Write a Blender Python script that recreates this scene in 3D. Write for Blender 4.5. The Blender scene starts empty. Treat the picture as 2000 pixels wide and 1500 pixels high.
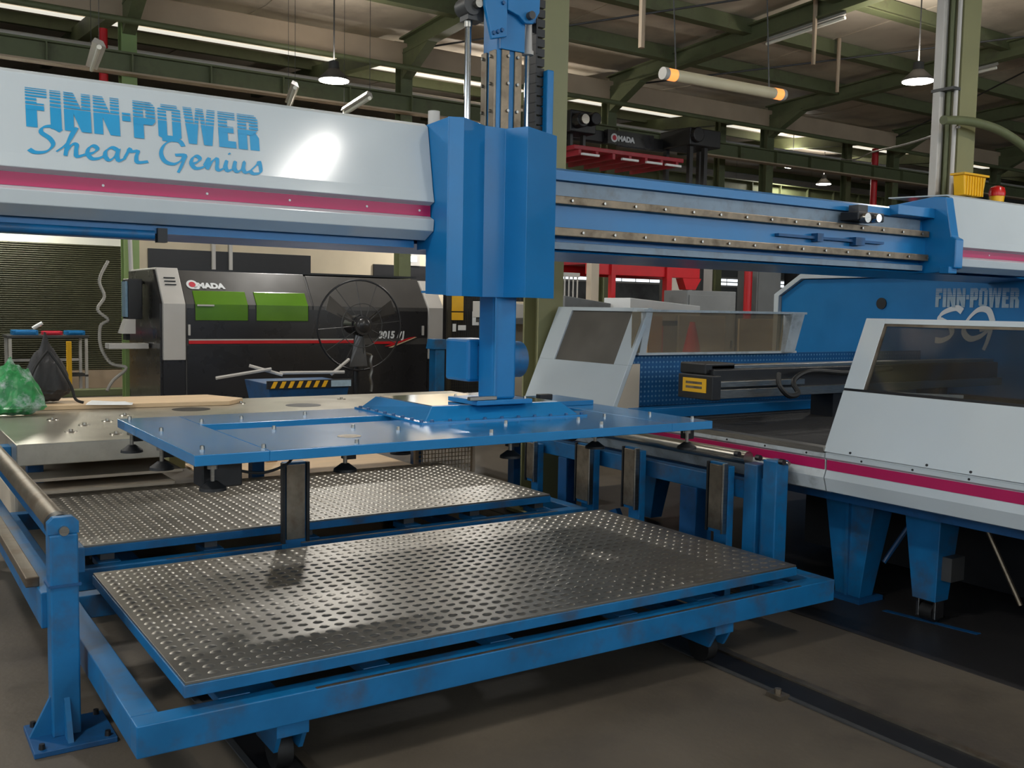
import bpy, bmesh, math, random
from mathutils import Vector, Matrix
random.seed(7)

# ------------------------------------------------------------------ camera, world, exposure
scene = bpy.context.scene
COL = scene.collection
CAM = Vector((0.0, 0.0, 1.68))
cd = bpy.data.cameras.new('camera')
cd.sensor_width = 36.0
cd.lens = 1911.5 / 2000 * 36.0
cd.clip_start = 0.05
cd.clip_end = 200
cam = bpy.data.objects.new('camera', cd)
COL.objects.link(cam)
_r = Vector((0.83372188, -0.55189928, 0.01774848))
_d = Vector((-0.02779106, -0.07404051, -0.99686792))
_f = Vector((0.55148479, 0.83061735, -0.07706706))
m = Matrix((( _r.x, -_d.x, -_f.x, CAM.x), (_r.y, -_d.y, -_f.y, CAM.y), (_r.z, -_d.z, -_f.z, CAM.z), (0, 0, 0, 1)))
cam.matrix_world = m
scene.camera = cam

world = bpy.data.worlds.new('world')
scene.world = world
world.use_nodes = True
world.node_tree.nodes['Background'].inputs[0].default_value = (0.75, 0.85, 1.0, 1)
world.node_tree.nodes['Background'].inputs[1].default_value = 0.15
vs = scene.view_settings
vs.view_transform = 'Standard'
vs.look = 'None'
vs.gamma = 1.0
vs.use_curve_mapping = False
vs.exposure = 0.32
LAMP_W = 110.0          # watts of one high-bay lamp
ROOF_FILL = 0.5           # added upward light per lamp, as a share, to brighten the roof
WINDOW_FILL = 3.6            # strength of the unseen window bands added as fill
SKYLIGHT = 0.7          # strength of the translucent roof strips

# ------------------------------------------------------------------ materials
def lin(c):
    return tuple(((v / 255.0) / 12.92 if v / 255.0 <= 0.04045 else ((v / 255.0 + 0.055) / 1.055) ** 2.4) for v in c)

def mat(name, rgb, rough=0.5, metal=0.0, var=0.12, scale=6.0, bump=0.0, bscale=60.0, spec=0.5, coat=0.0, wear=None, wearamt=0.0, wearscale=3.0, stretch=None, emis=0.0, ecol=None):
    M_ = bpy.data.materials.new(name)
    M_.use_nodes = True
    nt = M_.node_tree
    b = nt.nodes['Principled BSDF']
    c = lin(rgb)
    tc = nt.nodes.new('ShaderNodeTexCoord')
    src = tc.outputs['Object']
    if stretch:
        mp = nt.nodes.new('ShaderNodeMapping')
        mp.inputs['Scale'].default_value = stretch
        nt.links.new(src, mp.inputs['Vector'])
        src = mp.outputs['Vector']
    no = nt.nodes.new('ShaderNodeTexNoise')
    no.inputs['Scale'].default_value = scale
    no.inputs['Detail'].default_value = 5
    nt.links.new(src, no.inputs['Vector'])
    rp = nt.nodes.new('ShaderNodeValToRGB')
    rp.color_ramp.elements[0].position = 0.3
    rp.color_ramp.elements[1].position = 0.7
    rp.color_ramp.elements[0].color = tuple(v * (1 - var) for v in c) + (1,)
    rp.color_ramp.elements[1].color = tuple(min(1, v * (1 + var)) for v in c) + (1,)
    nt.links.new(no.outputs['Fac'], rp.inputs['Fac'])
    out = rp.outputs['Color']
    if wear:
        n2 = nt.nodes.new('ShaderNodeTexNoise')
        n2.inputs['Scale'].default_value = wearscale
        n2.inputs['Detail'].default_value = 8
        n2.inputs['Roughness'].default_value = 0.65
        nt.links.new(src, n2.inputs['Vector'])
        r2 = nt.nodes.new('ShaderNodeValToRGB')
        r2.color_ramp.elements[0].position = 0.5
        r2.color_ramp.elements[1].position = 0.68
        r2.color_ramp.elements[0].color = (0, 0, 0, 1)
        r2.color_ramp.elements[1].color = (wearamt,) * 3 + (1,)
        nt.links.new(n2.outputs['Fac'], r2.inputs['Fac'])
        mx = nt.nodes.new('ShaderNodeMixRGB')
        nt.links.new(r2.outputs['Color'], mx.inputs['Fac'])
        nt.links.new(out, mx.inputs['Color1'])
        mx.inputs['Color2'].default_value = lin(wear) + (1,)
        out = mx.outputs['Color']
    nt.links.new(out, b.inputs['Base Color'])
    mr = nt.nodes.new('ShaderNodeMapRange')
    mr.inputs['To Min'].default_value = max(0.03, rough * 0.82)
    mr.inputs['To Max'].default_value = min(1, rough * 1.18)
    nt.links.new(no.outputs['Fac'], mr.inputs['Value'])
    nt.links.new(mr.outputs['Result'], b.inputs['Roughness'])
    b.inputs['Metallic'].default_value = metal
    b.inputs['Specular IOR Level'].default_value = spec
    b.inputs['Coat Weight'].default_value = coat
    b.inputs['Coat Roughness'].default_value = 0.12
    if bump:
        n3 = nt.nodes.new('ShaderNodeTexNoise')
        n3.inputs['Scale'].default_value = bscale
        n3.inputs['Detail'].default_value = 4
        nt.links.new(src, n3.inputs['Vector'])
        bp = nt.nodes.new('ShaderNodeBump')
        bp.inputs['Strength'].default_value = bump
        bp.inputs['Distance'].default_value = 0.01
        nt.links.new(n3.outputs['Fac'], bp.inputs['Height'])
        nt.links.new(bp.outputs['Normal'], b.inputs['Normal'])
    if emis:
        b.inputs['Emission Color'].default_value = lin(ecol or rgb) + (1,)
        b.inputs['Emission Strength'].default_value = emis
    return M_

def glass_mat(name, rgb, mix=0.5, rough=0.08):
    M_ = bpy.data.materials.new(name)
    M_.use_nodes = True
    nt = M_.node_tree
    nt.nodes.remove(nt.nodes['Principled BSDF'])
    o = nt.nodes['Material Output']
    tr = nt.nodes.new('ShaderNodeBsdfTransparent')
    tr.inputs[0].default_value = lin(rgb) + (1,)
    gl = nt.nodes.new('ShaderNodeBsdfGlossy')
    gl.inputs['Roughness'].default_value = rough
    gl.inputs[0].default_value = (0.9, 0.9, 0.9, 1)
    df = nt.nodes.new('ShaderNodeBsdfDiffuse')
    no = nt.nodes.new('ShaderNodeTexNoise')
    no.inputs['Scale'].default_value = 4
    rp = nt.nodes.new('ShaderNodeValToRGB')
    rp.color_ramp.elements[0].color = lin((124, 112, 92)) + (1,)
    rp.color_ramp.elements[1].color = lin((184, 170, 144)) + (1,)
    nt.links.new(no.outputs['Fac'], rp.inputs['Fac'])
    nt.links.new(rp.outputs['Color'], df.inputs[0])
    fr = nt.nodes.new('ShaderNodeFresnel')
    fr.inputs['IOR'].default_value = 1.5
    m1 = nt.nodes.new('ShaderNodeMixShader')
    m1.inputs[0].default_value = mix
    nt.links.new(tr.outputs[0], m1.inputs[1])
    nt.links.new(df.outputs[0], m1.inputs[2])
    m2 = nt.nodes.new('ShaderNodeMixShader')
    ge = nt.nodes.new('ShaderNodeNewGeometry')
    iv = nt.nodes.new('ShaderNodeMath'); iv.operation = 'SUBTRACT'; iv.inputs[0].default_value = 1.0
    nt.links.new(ge.outputs['Backfacing'], iv.inputs[1])
    mu = nt.nodes.new('ShaderNodeMath'); mu.operation = 'MULTIPLY'
    nt.links.new(fr.outputs[0], mu.inputs[0]); nt.links.new(iv.outputs[0], mu.inputs[1])
    nt.links.new(mu.outputs[0], m2.inputs[0])
    nt.links.new(m1.outputs[0], m2.inputs[1])
    nt.links.new(gl.outputs[0], m2.inputs[2])
    nt.links.new(m2.outputs[0], o.inputs['Surface'])
    return M_

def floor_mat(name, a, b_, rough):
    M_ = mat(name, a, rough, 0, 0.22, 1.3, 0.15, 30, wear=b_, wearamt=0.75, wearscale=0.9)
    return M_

MT = {}
MT['blue'] = mat('blue machine paint', (12, 112, 172), 0.36, 0, 0.06, 5, coat=0.1)
MT['blue_worn'] = mat('worn blue paint', (14, 98, 150), 0.42, 0, 0.14, 7, wear=(70, 62, 52), wearamt=0.55, wearscale=5)
MT['blue_dark'] = mat('dark blue paint', (16, 78, 128), 0.45, 0, 0.12, 6, wear=(30, 34, 40), wearamt=0.5, wearscale=4)
MT['blue_bright'] = mat('bright blue suction panel paint', (30, 118, 176), 0.22, 0, 0.06, 4, coat=0.4)
MT['white'] = mat('light grey machine enamel', (192, 200, 204), 0.12, 0, 0.02, 3, coat=0.0)
MT['channel'] = mat('dull blue grey channel', (118, 136, 152), 0.4, 0, 0.1, 9, wear=(96, 92, 86), wearamt=0.5, wearscale=8)
MT['white_worn'] = mat('scuffed light grey enamel', (186, 192, 194), 0.38, 0, 0.08, 9, wear=(110, 104, 96), wearamt=0.5, wearscale=8)
MT['magenta'] = mat('magenta stripe paint', (176, 18, 84), 0.35, 0, 0.05, 4)
MT['decal_blue'] = mat('light blue lettering', (28, 148, 200), 0.4, 0, 0.03, 4)
MT['decal_white'] = mat('white lettering', (214, 216, 216), 0.45, 0, 0.03, 4)
MT['decal_pale'] = mat('faded pale lettering', (150, 172, 186), 0.5, 0, 0.12, 20)
MT['decal_red'] = mat('red lettering', (186, 26, 52), 0.45, 0, 0.05, 4)
MT['tread'] = mat('embossed aluminium sheet', (150, 146, 139), 0.37, 0.9, 0.08, 3, 0.05, 40, wear=(128, 120, 108), wearamt=0.3, wearscale=2)
MT['steel'] = mat('brushed steel', (168, 164, 156), 0.3, 1.0, 0.15, 12, stretch=(1, 1, 12))
MT['steel_dull'] = mat('dull rusty steel', (132, 122, 108), 0.42, 0.85, 0.25, 10, wear=(96, 72, 50), wearamt=0.6, wearscale=7)
MT['chrome'] = mat('chromed rod', (215, 216, 218), 0.12, 1.0, 0.04, 5)
MT['rail_brown'] = mat('oily steel rail', (128, 114, 96), 0.42, 0.75, 0.25, 14, wear=(70, 54, 36), wearamt=0.6, wearscale=10)
MT['slab'] = mat('stainless table sheet', (196, 190, 176), 0.3, 0.75, 0.08, 3, wear=(150, 140, 124), wearamt=0.5, wearscale=2)
MT['black'] = mat('black plastic', (22, 22, 24), 0.45, 0, 0.2, 10)
MT['rubber'] = mat('black rubber', (14, 14, 15), 0.6, 0, 0.2, 10)
MT['black_gloss'] = mat('black machine enamel', (40, 39, 40), 0.28, 0, 0.08, 3, coat=0.3)
MT['black_mid'] = mat('dark grey machine enamel', (70, 68, 66), 0.32, 0, 0.06, 3, coat=0.3)
MT['grey_panel'] = mat('warm grey enamel', (186, 182, 176), 0.4, 0, 0.04, 3)
MT['green_glass'] = mat('green laser safety glass', (86, 128, 34), 0.15, 0, 0.12, 2, coat=0.5)
MT['smoke'] = glass_mat('smoky clear plastic', (214, 202, 182), 0.3)
MT['smoke_dark'] = glass_mat('dark smoky plastic', (182, 182, 180), 0.05)
MT['dark_pane'] = mat('dull dark window pane', (92, 88, 82), 0.35, 0.2, 0.12, 4)
MT['yellow'] = mat('yellow sign', (222, 168, 20), 0.5, 0, 0.05, 5)
MT['yellow_tr'] = mat('amber plastic', (232, 176, 20), 0.35, 0, 0.1, 5)
MT['red'] = mat('red machine paint', (196, 22, 30), 0.4, 0, 0.08, 5)
MT['red_dark'] = mat('dark red tray paint', (150, 22, 40), 0.5, 0, 0.2, 4)
MT['green_steel'] = mat('olive green structural paint', (96, 102, 70), 0.55, 0, 0.12, 3, wear=(70, 66, 52), wearamt=0.5, wearscale=3)
MT['green_col'] = mat('olive green column paint', (132, 130, 92), 0.55, 0, 0.06, 3)
MT['green_lite'] = mat('fresh green column paint', (128, 150, 92), 0.5, 0, 0.06, 3)
MT['beige'] = mat('beige fascia sheet', (172, 152, 128), 0.6, 0, 0.08, 2)
MT['cream'] = mat('cream plaster', (206, 192, 166), 0.8, 0, 0.06, 2)
MT['bright_wall'] = mat('white plaster', (236, 234, 220), 0.8, 0, 0.03, 2)
MT['shutter'] = mat('dark olive shutter', (66, 66, 44), 0.6, 0, 0.12, 4)
MT['roof'] = mat('aluminium roof lining', (206, 194, 176), 0.5, 0.0, 0.1, 1.2, wear=(150, 138, 124), wearamt=0.6, wearscale=0.8)
MT['farwall'] = mat('grey block wall', (120, 122, 122), 0.8, 0, 0.12, 1.5, wear=(66, 66, 66), wearamt=0.7, wearscale=0.6)
MT['floor'] = floor_mat('dusty concrete', (86, 78, 67), (60, 54, 48), 0.6)
MT['floor_dark'] = floor_mat('dark concrete', (42, 40, 40), (28, 27, 28), 0.5)
MT['wood'] = mat('plywood', (206, 178, 142), 0.6, 0, 0.12, 2, 0.1, 20, stretch=(1, 6, 6))
MT['wood2'] = mat('pale grey board', (190, 176, 156), 0.6, 0, 0.08, 2)
MT['bag_green'] = mat('green plastic bag', (46, 136, 74), 0.35, 0, 0.35, 14, 0.6, 22, wear=(190, 196, 200), wearamt=0.8, wearscale=9)
MT['bag_black'] = mat('black nylon', (42, 41, 42), 0.6, 0, 0.3, 9, 0.5, 18)
MT['mesh'] = mat('dark mesh wire', (58, 54, 44), 0.5, 0.5, 0.1, 5)
MT['lamp'] = mat('lamp diffuser', (255, 250, 235), 0.4, 0, 0.01, 3, emis=18, ecol=(255, 250, 236))
MT['tube'] = mat('fluorescent diffuser', (220, 208, 176), 0.3, 0, 0.05, 3)
MT['orange_glow'] = mat('warm tube end', (255, 150, 70), 0.4, 0, 0.05, 3, emis=1.1, ecol=(255, 150, 80))
MT['skylight'] = mat('translucent roof strip', (236, 232, 220), 0.5, 0, 0.02, 2, emis=SKYLIGHT, ecol=(240, 236, 222))
MT['window_lit'] = mat('daylit window pane', (220, 232, 240), 0.3, 0, 0.02, 2, emis=1.6, ecol=(225, 236, 246))
MT['window_fill'] = mat('added fill window pane', (220, 232, 240), 0.3, 0, 0.02, 2, emis=WINDOW_FILL, ecol=(226, 238, 248))
MT['cable'] = mat('grey cable', (150, 146, 138), 0.6, 0, 0.1, 5)
MT['beacon_red'] = mat('red beacon lens', (200, 24, 20), 0.25, 0, 0.1, 5)
MT['screen'] = mat('pale blue screen', (110, 140, 160), 0.3, 0, 0.2, 12)
MT['grey_dark'] = mat('dark grey steel', (70, 70, 70), 0.5, 0.3, 0.15, 5)
MT['brush'] = mat('black brush bed', (24, 23, 24), 0.8, 0, 0.3, 30, 0.6, 80)

def perforated():
    M_ = mat('perforated blue sheet', (22, 88, 140), 0.45, 0, 0.1, 5)
    nt = M_.node_tree
    b = nt.nodes['Principled BSDF']
    old = b.inputs['Base Color'].links[0].from_socket
    tc = nt.nodes.new('ShaderNodeTexCoord')
    mp = nt.nodes.new('ShaderNodeMapping')
    mp.inputs['Scale'].default_value = (28, 28, 28)
    nt.links.new(tc.outputs['Object'], mp.inputs['Vector'])
    fr = nt.nodes.new('ShaderNodeVectorMath'); fr.operation = 'FRACTION'
    nt.links.new(mp.outputs['Vector'], fr.inputs[0])
    sb = nt.nodes.new('ShaderNodeVectorMath'); sb.operation = 'SUBTRACT'
    sb.inputs[1].default_value = (0.5, 0.5, 0.5)
    nt.links.new(fr.outputs[0], sb.inputs[0])
    ml = nt.nodes.new('ShaderNodeVectorMath'); ml.operation = 'MULTIPLY'
    ml.inputs[1].default_value = (1, 0, 1)
    nt.links.new(sb.outputs[0], ml.inputs[0])
    ln = nt.nodes.new('ShaderNodeVectorMath'); ln.operation = 'LENGTH'
    nt.links.new(ml.outputs[0], ln.inputs[0])
    lt = nt.nodes.new('ShaderNodeMath'); lt.operation = 'LESS_THAN'; lt.inputs[1].default_value = 0.22
    nt.links.new(ln.outputs['Value'], lt.inputs[0])
    mx = nt.nodes.new('ShaderNodeMixRGB')
    nt.links.new(lt.outputs[0], mx.inputs['Fac'])
    nt.links.new(old, mx.inputs['Color1'])
    mx.inputs['Color2'].default_value = lin((96, 140, 176)) + (1,)
    nt.links.new(mx.outputs['Color'], b.inputs['Base Color'])
    return M_
MT['perf'] = perforated()

# ------------------------------------------------------------------ mesh helpers
class MB:
    def __init__(s):
        s.v = []; s.f = []
    def add(s, vs_, fs_):
        o = len(s.v)
        s.v += [tuple(v) for v in vs_]
        s.f += [tuple(i + o for i in f) for f in fs_]
        return s
    def box(s, x0, x1, y0, y1, z0, z1):
        return s.add([(x0, y0, z0), (x1, y0, z0), (x1, y1, z0), (x0, y1, z0), (x0, y0, z1), (x1, y0, z1), (x1, y1, z1), (x0, y1, z1)],
                     [(0, 3, 2, 1), (4, 5, 6, 7), (0, 1, 5, 4), (1, 2, 6, 5), (2, 3, 7, 6), (3, 0, 4, 7)])
    def cbox(s, c, d):
        return s.box(c[0] - d[0] / 2, c[0] + d[0] / 2, c[1] - d[1] / 2, c[1] + d[1] / 2, c[2] - d[2] / 2, c[2] + d[2] / 2)
    def hexa(s, bot, top):
        n = len(bot)
        return s.add(list(bot) + list(top), [tuple(range(n))[::-1], tuple(range(n, 2 * n))] + [(i, (i + 1) % n, n + (i + 1) % n, n + i) for i in range(n)])
    def prism(s, poly, axis, a, b):
        def p(u, w, t):
            return {'x': (t, u, w), 'y': (u, t, w), 'z': (u, w, t)}[axis]
        return s.hexa([p(u, w, a) for u, w in poly], [p(u, w, b) for u, w in poly])
    def cyl(s, p0, p1, r0, r1=None, n=14, cap=True):
        r1 = r0 if r1 is None else r1
        p0 = Vector(p0); p1 = Vector(p1)
        d = (p1 - p0).normalized()
        u = d.orthogonal().normalized(); w = d.cross(u)
        A = [p0 + (u * math.cos(2 * math.pi * i / n) + w * math.sin(2 * math.pi * i / n)) * r0 for i in range(n)]
        B = [p1 + (u * math.cos(2 * math.pi * i / n) + w * math.sin(2 * math.pi * i / n)) * r1 for i in range(n)]
        fs_ = [(i, (i + 1) % n, n + (i + 1) % n, n + i) for i in range(n)]
        if cap:
            fs_ += [tuple(range(n))[::-1], tuple(range(n, 2 * n))]
        return s.add(A + B, fs_)
    def tube(s, pts, r, n=8):
        if not isinstance(r, (list, tuple)) and len(pts) > 2:
            Q = [Vector(pts[0])] + [Vector(p) for p in pts] + [Vector(pts[-1])]
            pts = []
            for q in range(1, len(Q) - 2):
                for k in range(5):
                    t = k / 5
                    pts.append(.5 * (2 * Q[q] + (Q[q + 1] - Q[q - 1]) * t + (2 * Q[q - 1] - 5 * Q[q] + 4 * Q[q + 1] - Q[q + 2]) * t * t + (3 * Q[q] - Q[q - 1] - 3 * Q[q + 1] + Q[q + 2]) * t ** 3))
            pts.append(Q[-1])
        pts = [Vector(p) for p in pts]
        rings = []
        u = None
        for i, p in enumerate(pts):
            d = (pts[min(i + 1, len(pts) - 1)] - pts[max(i - 1, 0)]).normalized()
            u = d.orthogonal().normalized() if u is None else (u - d * u.dot(d)).normalized()
            w = d.cross(u)
            rr = r[i] if isinstance(r, (list, tuple)) else r
            rings.append([p + (u * math.cos(2 * math.pi * k / n) + w * math.sin(2 * math.pi * k / n)) * rr for k in range(n)])
        vs_ = [v for g in rings for v in g]
        fs_ = [(i * n + k, i * n + (k + 1) % n, (i + 1) * n + (k + 1) % n, (i + 1) * n + k) for i in range(len(pts) - 1) for k in range(n)]
        fs_ += [tuple(range(n))[::-1], tuple(range((len(pts) - 1) * n, len(pts) * n))]
        return s.add(vs_, fs_)
    def ring(s, c, axis, R, r, n=40, k=8):
        c = Vector(c)
        e = {'x': (Vector((0, 1, 0)), Vector((0, 0, 1)), Vector((1, 0, 0))), 'y': (Vector((1, 0, 0)), Vector((0, 0, 1)), Vector((0, 1, 0))), 'z': (Vector((1, 0, 0)), Vector((0, 1, 0)), Vector((0, 0, 1)))}[axis]
        vs_ = []
        for i in range(n):
            a = 2 * math.pi * i / n
            d = e[0] * math.cos(a) + e[1] * math.sin(a)
            for j in range(k):
                b = 2 * math.pi * j / k
                vs_.append(c + d * (R + r * math.cos(b)) + e[2] * r * math.sin(b))
        return s.add(vs_, [(i * k + j, ((i + 1) % n) * k + j, ((i + 1) % n) * k + (j + 1) % k, i * k + (j + 1) % k) for i in range(n) for j in range(k)])
    def lathe(s, c, prof, n=20):
        c = Vector(c); k = len(prof)
        vs_ = [c + Vector((r * math.cos(2 * math.pi * i / n), r * math.sin(2 * math.pi * i / n), z)) for i in range(n) for r, z in prof]
        fs_ = [(i * k + j, ((i + 1) % n) * k + j, ((i + 1) % n) * k + j + 1, i * k + j + 1) for i in range(n) for j in range(k - 1)]
        fs_ += [tuple(i * k for i in range(n))[::-1], tuple(i * k + k - 1 for i in range(n))]
        return s.add(vs_, fs_)

WL = {}
def link(o):
    COL.objects.link(o)
    return o
def tag(o, label=None, cat=None, group=None, kind=None):
    if label: o['label'] = label
    if cat: o['category'] = cat
    if group: o['group'] = group
    if kind: o['kind'] = kind
    return o
def thing(name, loc, label, cat, group=None):
    o = link(bpy.data.objects.new(name, None))
    o.empty_display_size = 0.1
    o.location = loc
    WL[o] = Vector(loc)
    return tag(o, label, cat, group)
def mesh_of(name, mb, M_, off=(0, 0, 0), smooth=False):
    me = bpy.data.meshes.new(name)
    off = Vector(off)
    me.from_pydata([tuple(Vector(v) - off) for v in mb.v], [], mb.f)
    bm = bmesh.new(); bm.from_mesh(me)
    bmesh.ops.recalc_face_normals(bm, faces=bm.faces)
    bm.to_mesh(me); bm.free()
    me.materials.append(M_ if not isinstance(M_, str) else MT[M_])
    if smooth:
        for p in me.polygons: p.use_smooth = True
        try: me.set_sharp_from_angle(angle=math.radians(38))
        except Exception: pass
    return me
def part(name, mb, M_, parent=None, bevel=0.0, smooth=False, label=None, kind=None):
    base = WL[parent] if parent else Vector((0, 0, 0))
    if parent is None:
        xs = [v[0] for v in mb.v]; ys = [v[1] for v in mb.v]; zs = [v[2] for v in mb.v]
        base = Vector(((min(xs) + max(xs)) / 2, (min(ys) + max(ys)) / 2, min(zs)))
    o = link(bpy.data.objects.new(name, mesh_of(name, mb, M_, base, smooth)))
    if parent:
        o.parent = parent
    else:
        o.location = base
    WL[o] = base
    if bevel:
        md = o.modifiers.new('bevel', 'BEVEL'); md.width = bevel; md.segments = 2; md.limit_method = 'ANGLE'; md.angle_limit = math.radians(40)
    return tag(o, label, None, None, kind)
def single(name, mb, M_, label, cat, group=None, bevel=0.0, smooth=False):
    return tag(part(name, mb, M_, None, bevel, smooth), label, cat, group)
def struct(name, mb, M_, label, cat, bevel=0.0, parent=None):
    o = part(name, mb, M_, parent, bevel)
    return tag(o, label, cat if not parent else None, None, 'structure' if not parent else None)
def inst(name, me, parent, loc, rot=(0, 0, 0)):
    o = link(bpy.data.objects.new(name, me))
    o.parent = parent
    o.location = Vector(loc) - WL[parent]
    o.rotation_euler = rot
    WL[o] = WL[parent]
    return o
def copy_tree(o, parent=None, delta=None):
    c = link(o.copy()); c.parent = parent
    if delta is not None:
        c.location = o.location + Vector(delta)
    for ch in list(o.children):
        copy_tree(ch, c)
    return c
def text_mesh(txt, size, extrude=0.0008, offset=0.0, shear=0.0, sx=1.0):
    cu = bpy.data.curves.new('t', 'FONT')
    cu.body = txt; cu.size = size; cu.extrude = extrude; cu.offset = offset; cu.shear = shear
    cu.resolution_u = 4
    ob = bpy.data.objects.new('t', cu); COL.objects.link(ob)
    dg = bpy.context.evaluated_depsgraph_get(); dg.update()
    me = bpy.data.meshes.new_from_object(ob.evaluated_get(dg))
    bpy.data.objects.remove(ob); bpy.data.curves.remove(cu)
    mb = MB()
    mb.v = [(v.co.x * sx, v.co.y, v.co.z) for v in me.vertices]
    mb.f = [tuple(p.vertices) for p in me.polygons]
    bpy.data.meshes.remove(me)
    return mb
def place(mb, o, ex, ey):
    """map flat (x,y,z) of a decal to the plane o + x*ex + y*ey (+ z along its normal)"""
    o = Vector(o); ex = Vector(ex).normalized(); ey = Vector(ey).normalized(); ez = ex.cross(ey)
    mb.v = [tuple(o + ex * v[0] + ey * v[1] + ez * v[2]) for v in mb.v]
    return mb
def clip(poly, lo, hi):
    def half(p, s, lim):
        out = []
        for i in range(len(p)):
            a = p[i]; b = p[(i + 1) % len(p)]
            ia = s * (a[1] - lim) >= 0; ib = s * (b[1] - lim) >= 0
            if ia: out.append(a)
            if ia != ib:
                t = (lim - a[1]) / (b[1] - a[1]); out.append((a[0] + t * (b[0] - a[0]), lim))
        return out
    p = half(poly, 1, lo)
    return half(p, -1, hi) if p else p
def R4(x0, y0, x1, y1): return [(x0, y0), (x1, y0), (x1, y1), (x0, y1)]
def block_letter(c):
    t = 0.29
    if c == 'F': return 0.56, [R4(0, 0, t, 1), R4(0, .78, .56, 1), R4(0, .44, .48, .62)]
    if c == 'I': return t, [R4(0, 0, t, 1)]
    if c == 'N': return 0.72, [R4(0, 0, .25, 1), R4(.47, 0, .72, 1), [(0, 1), (.27, 1), (.72, 0), (.45, 0)]]
    if c == '-': return 0.24, [R4(0, .42, .24, .64)]
    P_ = [R4(0, 0, t, 1), R4(0, .8, .5, 1), R4(0, .38, .5, .57), [(.36, .38), (.54, .38), (.64, .48), (.64, .9), (.54, 1), (.36, 1)]]
    if c == 'P': return 0.64, P_
    if c == 'R': return 0.68, [R4(0, 0, t, 1), R4(0, .8, .5, 1), R4(0, .42, .5, .58), [(.37, .48), (.55, .48), (.66, .58), (.66, .9), (.55, 1), (.37, 1)], [(.38, 0), (.68, 0), (.68, .36), (.58, .5), (.38, .5)]]
    if c == 'O': return 0.68, [[(0, .12), (.26, .02), (.26, .98), (0, .88)], [(.42, .02), (.68, .12), (.68, .88), (.42, .98)], [(.1, 0), (.58, 0), (.6, .16), (.1, .16)], [(.1, .84), (.6, .84), (.58, 1), (.1, 1)]]
    if c == 'W': return 1.0, [[(0, 1), (.27, 1), (.38, 0), (.14, 0)], [(.38, 0), (.26, 0), (.39, 1), (.52, 1)], [(.48, 1), (.62, 1), (.74, 0), (.6, 0)], [(.62, 0), (.86, 0), (1, 1), (.74, 1)]]
    if c == 'E': return 0.54, [R4(0, 0, t, 1), R4(0, .8, .54, 1), R4(0, .42, .48, .6), R4(0, 0, .54, .19)]
    return .3, []
def striped_word(txt, width, height, slant=0.0):
    polys = []; x = 0
    for c in txt:
        w, ps = block_letter(c)
        polys += [[(x + px, py) for px, py in p] for p in ps]
        x += w + 0.075
    x -= 0.075
    bands = [(0, .56), (.585, .655), (.685, .745), (.775, .825), (.855, .895), (.925, .955), (.983, 1.0)]
    mb = MB()
    for p in polys:
        for lo, hi in bands:
            q = clip(p, lo, hi)
            if len(q) >= 3:
                h = .0004 + .00006 * (len(mb.f) % 40)
                mb.add([((u + slant * v) * width / x, v * height, h) for u, v in q], [tuple(range(len(q)))])
    return mb
def catmull(P_, k=6):
    out = []
    Q = [P_[0]] + list(P_) + [P_[-1]]
    for i in range(1, len(Q) - 2):
        p0, p1, p2, p3 = Q[i - 1], Q[i], Q[i + 1], Q[i + 2]
        for j in range(k):
            t = j / k
            out.append(tuple(0.5 * ((2 * p1[a]) + (-p0[a] + p2[a]) * t + (2 * p0[a] - 5 * p1[a] + 4 * p2[a] - p3[a]) * t * t + (-p0[a] + 3 * p1[a] - 3 * p2[a] + p3[a]) * t ** 3) for a in range(2)))
    out.append(tuple(P_[-1]))
    return out
def ribbon(mb, pts, nib, sc=1.0, o=(0, 0), k=6, thin=0.35):
    c = catmull(pts, k)
    L = []; Rr = []
    for i, p in enumerate(c):
        a = c[max(i - 1, 0)]; b = c[min(i + 1, len(c) - 1)]
        dx, dy = b[0] - a[0], b[1] - a[1]
        l = math.hypot(dx, dy) or 1
        nx, ny = -dy / l, dx / l
        w = math.hypot(*nib) * (thin + (1 - thin) * abs(nx * nib[0] + ny * nib[1]) / math.hypot(*nib))
        L.append(((p[0] + nx * w / 2) * sc + o[0], (p[1] + ny * w / 2) * sc + o[1]))
        Rr.append(((p[0] - nx * w / 2) * sc + o[0], (p[1] - ny * w / 2) * sc + o[1]))
    n = len(c)
    h = .0006 + .00004 * (len(mb.f) % 30)
    mb.add([(x, y, h + .000004 * q) for q, (x, y) in enumerate(L)] + [(x, y, h + .000004 * q) for q, (x, y) in enumerate(Rr)], [(q, q + 1, n + q + 1, n + q) for q in range(n - 1)])
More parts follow.
